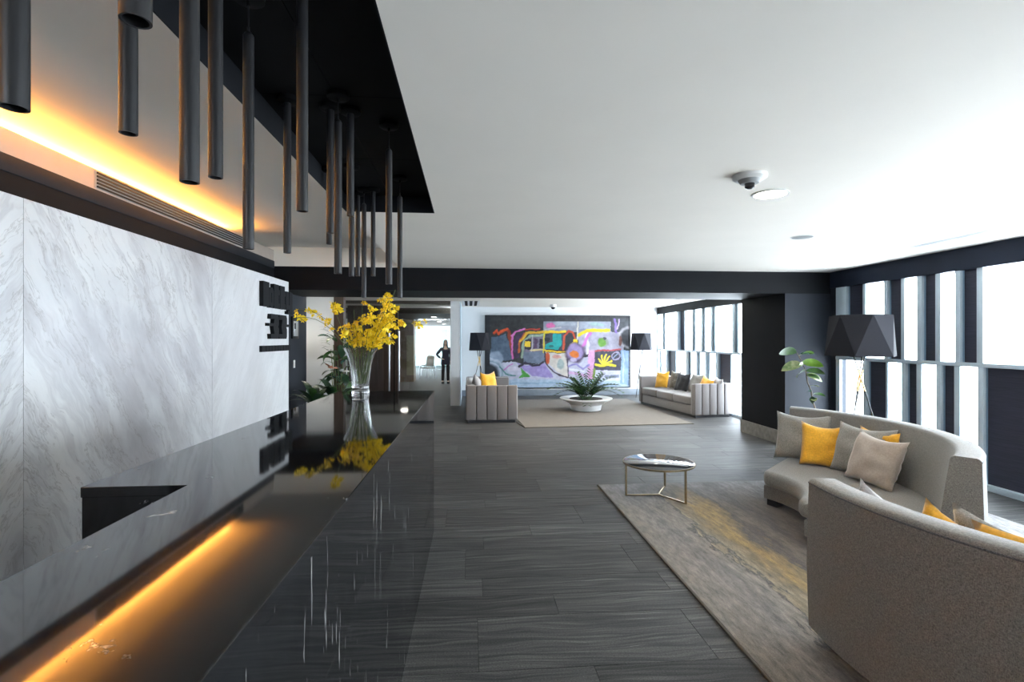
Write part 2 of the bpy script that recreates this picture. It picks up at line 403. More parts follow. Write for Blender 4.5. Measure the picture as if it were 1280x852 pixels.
struct(ob('baseboard_column', mb, M['stone_base'], bevel=.002))
# room behind the camera
struct(bx('wall_nook', -4.6, -2.9, 8.6, 8.7, 0, LCEIL, M['darknavy']))
struct(bx('wall_back', -2.9, 5.62, -2.7, -2.6, 0, CEIL, M['white']))
# ------------------------------------------------------------------ lounge shell
struct(bx('ceiling_lounge', -.46, 5.62, 8.55, 14.6, LCEIL, LCEIL+.3, M['ceiling']), 'white ceiling of the far lounge')
wf = struct(bx('wall_far', -.24, 5.62, 14.5, 14.6, 0, LCEIL, M['white']), 'white far wall of the lounge')
struct(bx('baseboard_far', -.24, 5.45, 14.475, 14.5, 0, .17, M['basegrey'], bevel=.004))
struct(bx('wall_divider', -.46, -.24, 12.4, 14.5, 0, LCEIL, M['white']), 'white end of the wall between corridor and lounge')
struct(bx('trim_5', -.235, -.215, 12.41, 14.5, 0, LCEIL, M['alu']))
# ------------------------------------------------------------------ corridor
struct(bx('ceiling_corridor', -4.6, -.46, 8.55, 15.2, LCEIL, LCEIL+.3, M['ceiling']), 'grey-lit corridor ceiling')
struct(bx('ceiling_passage', -4.6, -.4, 15.2, 32, 2.36, LCEIL+.3, M['brownheader']), 'brown ceiling of the passage behind the glass doors')
wc = struct(bx('wall_corridor', -4.0, -2.47, 9.6, 9.75, 0, LCEIL, M['white']), 'white wall behind the potted plants')
struct(bx('wall_passage', -.46, -.36, 14.6, 32, 0, 2.36, M['white']))
wp = struct(bx('wall_walnut', -3.3, -1.95, 14.2, 14.3, 0, LCEIL, M['walnut']), 'dark walnut panelled wall behind the glass doors')
for k in range(5): bx('panel', -3.3+k*.27+.003, -3.03+k*.27-.003, 14.18, 14.2, .02, LCEIL, M['walnut'], wp)
struct(bx('wall_side', -4.6, -4.5, 8.7, 14.6, 0, LCEIL, M['walnut']))
struct(bx('wall_oak', -3.2, -2.1, 19.6, 20.3, 0, 2.36, M['oak']), 'brown wooden partition end inside the passage')
struct(bx('wall_jamb', -2.47, -2.30, 9.58, 9.77, 0, LCEIL, M['walnut']), 'narrow dark brown jamb beside the white wall')
bx('olive_panel', -2.36, -2.09, 19.55, 19.6, .25, 1.75, M['olivewall'], bpy.data.objects['wall_oak'])
we = struct(bx('wall_end', -4.6, -.4, 31.5, 31.6, 0, 2.36, M['white']))
# windows that light the passage from its left side
struct(bx('wall_passage_left', -4.6, -4.5, 14.6, 24, 0, 2.36, M['white']))
pw = struct(bx('window_6', -4.0, -.5, 28.9, 28.95, 2.15, 2.36, M['alu']), 'glass partition at the end of the passage')
for k in range(6): bx('mullion', -4.0+k*.69, -3.95+k*.69, 28.9, 28.95, 0, 2.15, M['alu'], pw)
for k in range(5): bx('pane', -3.95+k*.69, -3.31+k*.69, 28.92, 28.93, 0, 2.15, M['pglass'], pw)
area('daylight_portal', (-4.62, 27.8, 1.2), (0, R(-90), 0), 2.3, 7.0, 1, portal=True)
def downlight(x, y, z, r, label, group=None, power=12, col=(1, .9, .75)):
    t = thing('downlight', label, 'ceiling light', (x, y, z), group=group)
    ob('trim_ring', MB().lathe([(r*1.14, 0), (r*1.14, -.006), (r, -.008), (r*.98, 0)], 24), M['plastic'], t, 40)
    ob('diffuser', MB().lathe([(r*.98, -.001), (r*.98, -.004), (0, -.0045)], 24), M['lamp_on'], t, 40)
    if power:
        l = bpy.data.lights.new('downlight_glow', 'SPOT'); l.energy = power; l.color = col; l.spot_size = R(120); l.spot_blend = .6; l.shadow_soft_size = r
        lo = bpy.data.objects.new('downlight_glow', l); COL.objects.link(lo); lo.location = (x, y, z-.02)
    return t
downlight(2.086, 3.402, CEIL, .105, 'round lit downlight in the white ceiling beside the smoke detector', power=14)
downlight(-1.62, 12.9, LCEIL, .095, 'nearest lit downlight in the corridor ceiling, behind the beam', power=20)
for k, (x, y) in enumerate(((-1.20, 17.5), (-1.27, 19.5), (-1.28, 22.0), (-1.25, 25.5))):
    downlight(x, y, 2.36, .10, ['first', 'second', 'third', 'last'][k]+' downlight along the brown passage ceiling beyond the glass doors', 'downlights in the passage', power=25)
downlight(-3.3, 8.95, LCEIL, .08, 'added left downlight to brighten the white wall behind the beam', 'downlights hidden by the beam', power=7); downlight(-2.6, 8.95, LCEIL, .08, 'added right downlight to brighten the white wall behind the beam', 'downlights hidden by the beam', power=7)  # unseen lamps added to brighten the white wall
downlight(1.2, 9.3, LCEIL, .09, 'added left downlight to brighten the lounge, unseen behind the beam', 'lounge downlights', power=45); downlight(3.4, 9.3, LCEIL, .09, 'added right downlight to brighten the lounge, unseen behind the beam', 'lounge downlights', power=45)  # unseen lamps added behind the beam to lift the lounge wall
# glass double door
for i, (xa, xb, hx) in enumerate(((-3.15, -1.80, -1.90), (-1.78, -.47, -1.67))):
    d = struct(bx('door_%d' % (i+1), xa, xb, 12.40, 12.412, .01, 2.45, M['pane']), 'frameless glass door leaf with a long vertical pull handle')
    mb = MB().tube([(hx, 12.33, .35), (hx, 12.33, 1.80)], .022, 12)
    mb.tube([(hx, 12.33, .6), (hx, 12.40, .6)], .01, 8); mb.tube([(hx, 12.33, 1.6), (hx, 12.40, 1.6)], .01, 8)
    ob('handle', mb, M['steel'], d, 40)
struct(bx('trim_6', -4.6, -.46, 12.36, 12.44, 2.45, LCEIL, M['brownheader']))
struct(bx('trim_7', -1.80, -1.78, 12.39, 12.42, 0, 2.45, M['black']))
struct(bx('trim_8', -3.23, -3.15, 12.36, 12.44, 0, 2.45, M['walnut']))

# ------------------------------------------------------------------ window wall (right)
XW = 5.45
def window_row(name, label, cells, z0, z1, ya, yb, zr):
    """cells: (kind, y_far, y_near); a frame fills what is between them"""
    w = struct(bx(name, XW-.006, XW+.06, yb, ya, zr[0], zr[1], M['alu'], bevel=.003), label)
    cells = sorted(cells, key=lambda c: -c[1])
    edges = [ya] + [e for c in cells for e in c[1:]] + [yb]
    for i in range(0, len(edges), 2):
        a, b = edges[i], edges[i+1]
        if a - b > .004: bx('mullion', XW, XW+.035, b, a, z0, z1, M['alu'], w, bevel=.002)
    for k, a, b in cells:
        if k == 'G':
            bx('pane', XW+.022, XW+.028, b, a, z0, z1, M['pane'], w)
        else:
            bx('panel', XW+.055, XW+.065, b-.003, a+.003, z0, z1, M['infill'], w)
            mb = MB(); mb.box(XW+.034, XW+.056, a-.002, a+.004, z0, z1); mb.box(XW+.034, XW+.056, b-.004, b+.002, z0, z1)
            ob('reveal', mb, M['reveal'], w)
ups = [('P', 7.005, 6.70), ('G', 6.645, 6.328), ('P', 6.276, 6.064), ('G', 6.008, 5.831), ('P', 5.764, 5.583), ('G', 5.516, 5.338), ('P', 5.278, 5.091), ('G', 5.022, 4.15)]
los = [('G', 7.142, 6.69), ('P', 6.62, 6.30), ('G', 6.264, 6.057), ('P', 5.993, 5.837), ('G', 5.764, 5.573), ('P', 5.511, 5.348), ('G', 5.278, 5.082), ('P', 5.019, 4.15)]
y = 4.08; k = 0
while y > -2.4:
    wu = .82 if k % 5 == 4 else .21
    ups.append(('P' if k % 2 == 0 else 'G', y, y-wu)); los.append(('G' if k % 2 == 0 else 'P', y, y-wu)); y -= wu + .06; k += 1
YB = y + .06
HZ = 2.37
window_row('window_1', 'upper row of narrow window panes and dark panels', ups, 1.345, HZ, 7.22, YB-.1, (1.30, 1.345))
window_row('window_2', 'lower row of narrow window panes and dark panels', los, .06, 1.30, 7.22, YB-.1, (0, .06))
struct(bx('wall_right', XW-.012, XW+.17, -2.6, 7.33, HZ, CEIL, M['header']), 'dark blue header above the front windows')
bx('wall_pier', XW, XW+.17, 7.22, 7.40, 0, HZ, M['darknavy'], bpy.data.objects['wall_right'])
bx('wall_pier', XW, XW+.17, -2.6, YB-.1, 0, HZ, M['darknavy'], bpy.data.objects['wall_right'])
ul = [('G', 14.46, 14.36), ('G', 14.32, 14.12), ('P', 14.06, 13.95), ('G', 13.91, 13.12), ('P', 12.98, 12.64), ('G', 12.59, 12.19), ('P', 12.13, 12.03), ('G', 11.99, 11.68), ('P', 11.62, 11.52), ('G', 11.48, 11.2), ('P', 11.13, 11.03), ('G', 10.99, 10.25), ('P', 10.16, 10.05), ('G', 10.0, 9.3), ('P', 9.24, 8.7)]
ll = [('G', 14.46, 14.33), ('P', 14.29, 14.22), ('G', 14.18, 13.87), ('P', 13.75, 13.20), ('G', 13.15, 12.56), ('P', 12.44, 12.28), ('G', 12.23, 11.95), ('P', 11.88, 11.78), ('G', 11.73, 11.48), ('P', 11.40, 11.30), ('G', 11.24, 10.98), ('P', 10.86, 10.32), ('G', 10.28, 9.9), ('P', 9.8, 9.2), ('G', 9.1, 8.7)]
window_row('window_3', 'upper row of the lounge windows', ul, 1.33, 2.33, 14.5, 8.6, (1.285, 1.33))
window_row('window_4', 'lower row of the lounge windows', ll, .06, 1.285, 14.5, 8.6, (0, .06))
struct(bx('wall_lounge_right', XW-.012, XW+.17, 8.55, 14.5, 2.33, LCEIL, M['dark']), 'dark header above the lounge windows')

# ------------------------------------------------------------------ ceiling fittings
t = thing('smoke_detector', 'grey cone-shaped smoke detector on the white ceiling next to the lit downlight', 'smoke detector', (1.724, 3.031, CEIL))
ob('base', MB().lathe([(.10, 0), (.10, -.018), (.085, -.03)], 28), M['plastic'], t, 40)
ob('sensor_ring', MB().lathe([(.068, -.03), (.055, -.05), (.05, -.052)], 28), M['greyplastic'], t, 40)
ob('sensor', MB().lathe([(.03, -.05), (.028, -.075), (.012, -.084)], 20), M['lens'], t, 40)
t = thing('ceiling_speaker', 'flat round grey disc in the ceiling beyond the lit downlight', 'speaker', (3.281, 4.811, CEIL))
ob('grille', MB().lathe([(.095, 0), (.095, -.005), (.085, -.008), (0, -.008)], 28), M['greyplastic'], t, 40)
ob('rim', MB().lathe([(.107, 0), (.107, -.004), (.095, -.006), (.095, 0)], 28), M['plastic'], t, 40)
t = thing('air_diffuser', 'long slot air diffuser in the ceiling above the right-hand windows', 'air vent', (4.83, 3.0, CEIL))
bx('diffuser_frame', -.07, .07, -2.25, 2.25, -.004, 0, M['plastic'], t)
for k in range(4): bx('slat', -.052+k*.03, -.036+k*.03, -2.23, 2.23, -.008, -.004, M['greyplastic'], t)
t = thing('air_diffuser', 'short slotted air diffuser at the left end of the lounge ceiling', 'air vent', (.03, 13.1, LCEIL))
bx('diffuser_frame', -.22, .22, -.9, .9, -.005, 0, M['plastic'], t)
for k in range(3): bx('slat', -.15+k*.12, -.08+k*.12, -.85, .85, -.012, -.005, M['black'], t)
t = thing('air_diffuser', 'slot air diffuser at the right side of the lounge ceiling', 'air vent', (4.75, 12.4, LCEIL))
bx('diffuser_frame', -.07, .07, -1.3, 1.3, -.005, 0, M['plastic'], t)
for k in range(3): bx('slat', -.045+k*.035, -.025+k*.035, -1.28, 1.28, -.008, -.005, M['greyplastic'], t)
t = thing('dome_camera', 'white dome security camera on the lounge ceiling above the painting', 'security camera', (2.2, 13.4, LCEIL))
ob('housing', MB().lathe([(.085, 0), (.085, -.05), (.07, -.07)], 24), M['plastic'], t, 40)
ob('dome', MB().lathe([(.062, -.065), (.055, -.095), (.03, -.118), (0, -.125)], 24), M['lens'], t, 60)

# ------------------------------------------------------------------ reception counter
zc = 1.173
def rx(y): return -.335 + (y-.67)*.0115     # customer-side edge
def lx(y): return -1.12 + (y-1.575)*.018    # staff-side edge of the wide part
YN, YM, YE = -1.2, 1.575, 4.31
cnt = thing('reception_counter', 'long polished black granite reception counter with white flecks', 'reception counter', (0, 0, 0))
pts = [(rx(YN), YN), (rx(YE), YE), (lx(YE), YE), (lx(YM), YM), (-.826, YM), (-.826, YN)]
ob('countertop', MB().prism(pts, 'z', zc-.03, zc), M['granite'], cnt, bevel=.0015, smooth=30, seg=1)
ob('front_panel', MB().prism([(rx(YN)-.003, YN), (rx(YE)-.003, YE-.002), (rx(YE)-.03, YE-.002), (rx(YN)-.03, YN)], 'z', 0, zc-.0305), M['granite_face'], cnt)
bx('end_panel', lx(YE)+.003, rx(YE)-.031, YE-.03, YE-.002, 0, zc-.0305, M['granite_face'], cnt)
bx('return_panel', lx(YM)+.003, -.829, YM+.003, YM+.03, 0, zc-.0305, M['granite'], cnt)
bx('staff_panel', -.826+.003, -.80, YN, YM+.003, 0, zc-.0305, M['granite'], cnt)
ob('back_panel', MB().prism([(lx(YM)+.003, YM+.031), (lx(YE)+.003, YE-.031), (lx(YE)+.03, YE-.031), (lx(YM)+.03, YM+.031)], 'z', 0, zc-.0305), M['granite'], cnt)

# ------------------------------------------------------------------ pendants over the counter
pend = [(-.623,.756,1.917),(-.723,1.152,2.037),(-.404,.657,1.986),(-.539,1.037,1.903),(-.652,1.377,2.016),(-.725,1.75,1.897),(-.855,2.488,2.006),(-.525,1.661,2.003),(-.93,3.486,2.231),(-.674,2.553,2.117),(-.607,2.429,1.904),(-.587,2.588,2.209),(-.769,3.423,2.013),(-.863,4.05,2.09),(-.794,3.941,1.914),(-.725,3.935,2.077),(-.424,2.743,1.891),(-.486,3.636,1.891)]
plabels = ['nearest pendant tube at the far left of the ceiling row, cut by the frame', 'second pendant tube from the left, hanging just behind the cut-off short one',
 'pendant tube at the top left of which only the open lower end shows', 'thick near pendant tube, third of the wide ones from the left',
 'slim near pendant tube right beside the thick third one', 'long pendant tube hanging low over the glowing cove edge', 'pendant tube hanging low where the cove glow ends',
 'pendant tube with its top cut by the frame, in the middle of the row', 'thin short pendant tube left of a close trio, its end highest on the left', 'pendant tube second of the close trio, just right of the thin short one',
 'pendant tube third of the close trio, reaching down to the dark beam', 'thick short pendant tube right of the close trio', 'thin pendant tube hidden above by the thick short one, ending at the beam',
 'thin far pendant tube left of a touching pair over the flowers', 'thin far pendant tube that reaches down to the yellow flowers on their left', 'thin far pendant tube between the touching pair and the bright right-hand one', 'pendant tube second from the right end of the row, over the flowers', 'last pendant tube at the right end, reaching down behind the flowers']
TL, TR = .70, .0172
tube_me = MB().lathe([(TR, TL), (TR, 0), (TR-.003, 0), (TR-.003, .12), (0, .121)], 20)
tube_me.v[0] = tube_me.v[0]
tube_me.lathe([(TR, TL), (TR*.55, TL+.012), (.004, TL+.014), (.004, TL+.03)], 20)
tube_me = tube_me.mesh('tube', 40)
can_me = MB().lathe([(.05, 0), (.05, -.02), (.045, -.024), (.006, -.026), (.006, -.04)], 24).mesh('canopy', 40)
for (x, y, zb), lb in zip(pend, plabels):
    t = thing('pendant_light', lb, 'pendant light', (x, y, RZ), group='black tube pendants over the counter')
    link('canopy', can_me, M['black'], t)
    link('tube', tube_me, M['pendant'], t, loc=(0, 0, zb-RZ))
    ob('cable', MB().tube([(0, 0, -.03), (0, 0, zb-RZ+TL+.02)], .0022, 6), M['pendant'], t, 40)

# ------------------------------------------------------------------ sign on the marble wall
sg = thing('wall_sign', 'raised dark sign reading lobby 33 at the end of the marble wall', 'sign', (-2.35, 0, 0))
def letter(polys, name='letter', d=.045):
    mb = MB()
    for p in polys: mb.prism(p, 'x', .0, d)
    return ob(name, mb, M['dark'], sg)
def rect(a, b, c, d): return [(a, c), (b, c), (b, d), (a, d)]
BL, XH, AS, DE = 1.977, 2.206, 2.258, 1.922
letter([rect(5.955, 6.128, BL, AS)])
def rring(a, b, z0, z1, slit):
    m = (a+b)/2; c = .035; h = slit/2
    return [[(a, z0+c), (a+c, z0), (m-h, z0), (m-h, z1), (a+c, z1), (a, z1-c)], [(m+h, z0), (b-c, z0), (b, z0+c), (b, z1-c), (b-c, z1), (m+h, z1)], rect(m-h, m+h, z0, z0+.06), rect(m-h, m+h, z1-.06, z1)]
letter(rring(6.134, 6.262, BL-.006, XH, .012))
for a in (6.270, 6.470):
    letter([rect(a, a+.155, BL-.004, AS), rect(a+.155, a+.17, BL-.004, BL+.06), rect(a+.155, a+.17, XH-.07, XH-.005), [(a+.17, BL), (a+.185, BL), (a+.192, BL+.03), (a+.192, XH-.04), (a+.185, XH-.01), (a+.17, XH-.005)]])
letter([rect(6.672, 6.775, BL, XH), rect(6.775, 6.79, BL, BL+.06), rect(6.79, 6.90, DE, XH), rect(6.74, 6.79, DE, DE+.04)])
def three(a, b):
    z0, z1 = 1.607, 1.900; m = (z0+z1)/2; t = .058; s = a+(b-a)*.42
    return [[(a, z0+t), (a+.01, z0), (b-.02, z0), (b, z0+.03), (b, z0+t)], [(a, z1-t), (a+.015, z1), (b-.025, z1), (b, z1-.035), (b, z1-t)],
            [(s, z0+t), (b, z0+t), (b, m-.03), (b-.02, m), (s-.03, m)], [(s-.03, m), (b-.02, m), (b, m+.03), (b, z1-t), (s, z1-t)]]
letter(three(6.175, 6.425), 'digit'); letter(three(6.430, 6.700), 'digit')
letter([rect(6.115, 6.30, 1.757, 1.790)], 'stroke'); letter([rect(6.66, 6.80, 1.757, 1.790)], 'stroke')
a = 5.955
for w in (.12, .10, .075, .10, .09, .085, .10, .09, .07, .085):
    letter([rect(a, a+w-.008, 1.458, 1.528)], 'small_letter', .03); a += w
# intercom and switch on the dark wall
t = thing('intercom_panel', 'small grey intercom panel on the dark wall beyond the marble', 'intercom', (-2.70, 8.15, 1.78))
bx('back_box', 0, .03, -.14, .14, -.17, .17, M['blackmetal'], t, bevel=.004); bx('face_plate', .03, .036, -.11, .08, -.13, .10, M['steel'], t, bevel=.003); bx('screen', .036, .038, -.09, -.03, -.02, .07, M['lens'], t)
t = thing('light_switch', 'narrow white light switch on the dark wall beyond the marble', 'switch', (-2.70, 8.15, 1.22))
bx('cover_plate', 0, .008, -.035, .035, -.06, .06, M['plastic'], t, bevel=.002); bx('rocker', .008, .014, -.015, .015, -.03, .03, M['plastic'], t, bevel=.002)

# ------------------------------------------------------------------ crystal vase with yellow sprays
VX, VY = -.864, 4.16
t = thing('vase', 'tall fluted crystal vase on the far end of the counter', 'vase', (VX, VY, zc))
po = [(.066, 0), (.068, .012), (.066, .03), (.062, .036), (.064, .05), (.068, .10), (.076, .17), (.088, .25), (.106, .31), (.132, .357), (.134, .361)]
pi_ = [(.128, .361), (.124, .355), (.099, .31), (.081, .25), (.069, .17), (.061, .10), (.056, .058), (.0, .054)]
rip = lambda k: -.035 if k % 4 == 0 else (.012 if k % 4 == 2 else 0)
ob('glass_body', MB().lathe(po+pi_, 64, rip=rip), M['crystal'], t, 50)
def blossom_mesh(seed):
    r_ = random.Random(seed); mb = MB()
    for k in range(5):
        a = k*2*math.pi/5 + r_.uniform(-.2, .2); L = r_.uniform(.013, .019)*(1.5 if k == 0 else 1); w = L*(.75 if k == 0 else .5)
        d = Vector((math.cos(a), math.sin(a), 0)); s_ = Vector((-d.y, d.x, 0)); up = Vector((0, 0, 1))
        p = [d*.001, d*L*.5+s_*w*.5+up*L*r_.uniform(.1, .4), d*L+up*L*r_.uniform(-.2, .3), d*L*.5-s_*w*.5+up*L*r_.uniform(.1, .4), d*L*.55+up*L*.05]
        mb.add(p, [(0, 4, 1), (1, 4, 2), (2, 4, 3), (3, 4, 0)])
    me = mb.mesh('blossom', 60); me.materials.append(M['petal']); return me
bl_me = [blossom_mesh(k) for k in range(4)]
bq = thing('flower_bouquet', 'bunch of yellow orchid sprays fanning out of the crystal vase', 'flowers', (VX, VY, zc))
tips = [(371,386,9),(376,398,5),(424,379,10),(441,386,8),(452,376,10),(431,398,9),(478,368,13),(488,364,13),(497,362,14),(494,384,14),(484,392,12),(508,404,10),(530,405,11),(496,421,8),(445,404,9),(460,402,9),(470,384,13),(476,400,12),(466,418,9),(440,418,9),(486,376,15),(490,398,13),(478,412,12),(432,412,8)]
stem_mat = M['stem']
for (u, v, nb) in tips:
    dx, dz = (u-453)*.0063, .361+(434-v)*.0064; dy = rnd.uniform(-.16, .12)
    a = Vector((dx*.10+rnd.uniform(-.02, .02), rnd.uniform(-.02, .02), .075)); e = Vector((dx, dy, dz))
    rim = Vector((max(-.095, min(.095, dx*.45)), dy*.3, .36)); 
    arch = .05 if abs(dx) > .3 else .0
    P = []
    for k in range(13):
        s_ = k/12
        if s_ < .4: p = a.lerp(rim, s_/.4)
        else:
            q = (s_-.4)/.6; p = rim.lerp(e, q) + Vector((0, 0, arch*math.sin(q*math.pi) + (.04 if arch else 0)*math.sin(q*math.pi)))
        P.append(p)
    st = ob('flower_stem', MB().tube(P, [.0028]*8+[.002]*5, 6), stem_mat, bq, 60)
    for k in range(nb):
        q = rnd.uniform(.46, 1.0) if abs(dx) < .3 else rnd.uniform(.58, 1.0)
        f = q*12; i0 = min(11, int(f)); p = P[i0].lerp(P[i0+1], f-i0)
        b = link('blossom', bl_me[rnd.randrange(4)], None, st, loc=p+Vector((rnd.gauss(0, .016), rnd.gauss(0, .016), rnd.gauss(0, .012))), rot=(rnd.uniform(.6, 2.2), rnd.uniform(-.6, .6), rnd.uniform(-1.2, 1.2)))
        sc = rnd.uniform(1.35, 2.15); b.scale = (sc,)*3

# ------------------------------------------------------------------ leaves and plants
def leaf_mb(L, w, bend=.3, fold=.15, n=8, stalk=.0):
    """leaf along +x from the origin, drooping towards its tip"""
    mb = MB(); vs = []; fs = []
    for i in range(n+1):
        s_ = i/n; hw = w*.5*math.sin(math.pi*min(1, s_*.94+.03))**.75*(1-.25*s_) if 0 < i < n else .001
        x = L*s_*math.cos(bend*s_); z = -L*s_*s_*math.sin(bend)*.7
        for k in (-1, -.5, 0, .5, 1): vs.append((x, hw*k, z+abs(k)*fold*hw))
    for i in range(n):
        for k in range(4): fs.append((i*5+k, i*5+k+1, (i+1)*5+k+1, (i+1)*5+k))
    mb.add(vs, fs); return mb
def leaf(parent, base, yaw, pitch, L, w, mat, bend=.5, roll=0.0, name='leaf'):
    o = ob(name, leaf_mb(L, w, bend), mat, parent, 60); o.location = base
    o.rotation_euler = (Matrix.Rotation(yaw, 4, 'Z') @ Matrix.Rotation(-pitch, 4, 'Y') @ Matrix.Rotation(roll, 4, 'X')).to_euler()
    return o
def pot(t, r, h, mat):
    ob('pot', MB().lathe([(r*.78, 0), (r, h), (r*.93, h), (r*.9, h-.05)], 28), mat, t, 40)
    ob('soil', MB().lathe([(r*.89, h-.06), (r*.89, h-.045), (0, h-.035)], 24), M['soil'], t, 40)

# rubber plant behind the curved sofa
t = thing('potted_plant', 'tall leggy plant with pale variegated leaves by the column, behind the curved sofa', 'plant', (4.66, 6.55, 0))
pot(t, .17, .36, M['pot'])
trunk = [(0, 0, .30), (.02, 0, .6), (-.03, .02, .75), (-.06, .01, .90), (-.12, 0, 1.02), (-.14, 0, 1.16), (-.20, 0, 1.30), (-.27, 0, 1.42)]
ob('trunk', MB().tube(trunk, [.014, .012, .011, .010, .009, .008, .007, .005], 8), M['bark'], t, 60)
V_ = Vector
for (bz, yaw, pitch, L, w, mt, roll) in [((-.27, 0, 1.42), 172, 12, .30, .17, 'leaf', .9), ((-.24, 0, 1.38), 20, 25, .27, .12, 'leaflime', -.5), ((-.24, -.02, 1.40), 8, 12, .36, .10, 'leafblue', .4),
     ((-.20, 0, 1.30), 5, -2, .30, .14, 'leaflime', -1.0), ((-.20, 0, 1.28), 184, -8, .30, .16, 'leafpale', -.8), ((-.19, 0, 1.25), 205, 6, .22, .13, 'leafpale', .9), ((-.15, 0, 1.18), 190, -10, .22, .12, 'leaf', .6), ((-.15, 0, 1.18), -12, 5, .25, .13, 'leaf', -.7),
     ((-.14, 0, 1.13), -30, -12, .24, .12, 'leafpale', .8), ((-.13, 0, 1.12), -75, 5, .2, .11, 'leaf', .2), ((-.09, 0, .97), -60, 20, .13, .08, 'leafpale', 0), ((-.06, 0, .90), 190, 12, .13, .06, 'leafblue', .6), ((-.05, 0, .86), 10, 8, .2, .08, 'leaf', -.6), ((-.04, 0, .80), -120, 10, .14, .09, 'leafpale', .3), ((-.05, 0, .83), 230, -20, .15, .08, 'leafdark', .3)]:
    leaf(t, bz, R(yaw), R(pitch), L, w, M[mt], .5, roll)

# plants behind the far end of the counter
t = thing('potted_plant', 'tall bushy plant with large green leaves in front of the white wall', 'plant', (-2.20, 8.95, 0))
pot(t, .22, .45, M['pot'])
for k in range(6):
    a = k*1.05; ob('stem', MB().tube([(0.05*math.cos(a), .05*math.sin(a), .4), (.09*math.cos(a), .09*math.sin(a), .8), (.16*math.cos(a), .16*math.sin(a), 1.15+.09*k)], [.012, .009, .005], 6), M['stem'], t, 60)
r2 = random.Random(3)
for k in range(46):
    a = r2.uniform(0, 6.28); z = r2.uniform(.8, 1.66); rr = .13*(z-.3)/1.2
    leaf(t, (rr*math.cos(a), rr*math.sin(a), z), a, R(r2.uniform(-25, 65)), r2.uniform(.26, .40), r2.uniform(.11, .16), M[['leaf', 'leafdark', 'leafblue', 'leafdark', 'leaflime'][k % 5]] if k % 5 != 4 else M['leaf'], r2.uniform(.4, 1.0), r2.uniform(-.6, .6))
for k in range(16):
    a = R(200+r2.uniform(-70, 50)); z = 1.35 + .03*k
    leaf(t, (.12*math.cos(a)-.06, .1*math.sin(a), z), a, R(r2.uniform(5, 50)), .19, .035, M['leafdark'], .5, 0)
t = thing('potted_plant', 'low leafy plant with a salmon flower and a white one behind the counter end', 'plant', (-2.10, 8.2, 0))
pot(t, .20, .70, M['ceramic'])
for k in range(18):
    a = k*2.4; leaf(t, (.06*math.cos(a), .06*math.sin(a), .67), a, R(52+20*math.sin(k)), .48+.12*math.sin(k*1.7), .13, M[['leaf', 'leafdark'][k % 2]], .8, 0)
for (dx, dz, mt) in ((-.05, 1.15, 'petal_red'), (.12, 1.10, 'petal_white')):
    ob('flower_stalk', MB().tube([(0, 0, .5), (dx*.6, 0, .85), (dx, -.02, dz)], .005, 6), M['stem'], t, 60)
    for q in range(3): leaf(t, (dx, -.02, dz), R(-90+q*70-70), R(50-q*20), .13, .085, M[mt], .3, .3, name='flower_petal')
t = thing('potted_plant', 'small dark-leaved plant low against the dark wall behind the counter', 'plant', (-2.20, 7.55, 0))
pot(t, .17, .68, M['pot'])
for k in range(14):
    a = k*2.4; leaf(t, (.04*math.cos(a), .04*math.sin(a), .65), a, R(58+18*math.sin(k*1.3)), .46+.10*math.sin(k), .12, M[['leafdark', 'leafdark', 'leaf'][k % 3]], .7, 0)

# ------------------------------------------------------------------ curved sofas
def arc_part(name, prof, a0, a1, mat, parent, n=40, skew=0.0, rm=1.2, smooth=40, pinch=None):
    """profile (r,z) swept about the local origin from a0 to a1 (degrees); skew turns the far end cut with the radius"""
    vs = []; fs = []; m = len(prof)
    for i in range(n+1):
        s_ = i/n
        for (r, z) in prof:
            b1 = a1 + skew*(r-rm); a = R(a0 + (b1-a0)*s_)
            if pinch:
                e = min(s_, 1-s_)*n; kf = 1 if e >= 3 else (1-pinch*(1-e/3)**2)
                zc_ = (min(p[1] for p in prof)+max(p[1] for p in prof))/2; rc = (min(p[0] for p in prof)+max(p[0] for p in prof))/2
                r = rc+(r-rc)*(kf*.5+.5); z = zc_+(z-zc_)*kf
            vs.append((r*math.cos(a), r*math.sin(a), z))
    for i in range(n):
        for k in range(m): fs.append((i*m+k, i*m+(k+1) % m, (i+1)*m+(k+1) % m, (i+1)*m+k))
    fs += [tuple(range(m))[::-1], tuple(range(n*m, (n+1)*m))]
    return ob(name, MB().add(vs, fs), mat, parent, smooth)
def rounded(r0, r1, z0, z1, c, n=4):
    pts = []
    for cx, cz, a in ((r1-c, z0+c, -90), (r1-c, z1-c, 0), (r0+c, z1-c, 90), (r0+c, z0+c, 180)):
        for k in range(n+1): pts.append((cx+c*math.cos(R(a+90*k/n)), cz+c*math.sin(R(a+90*k/n))))
    return pts
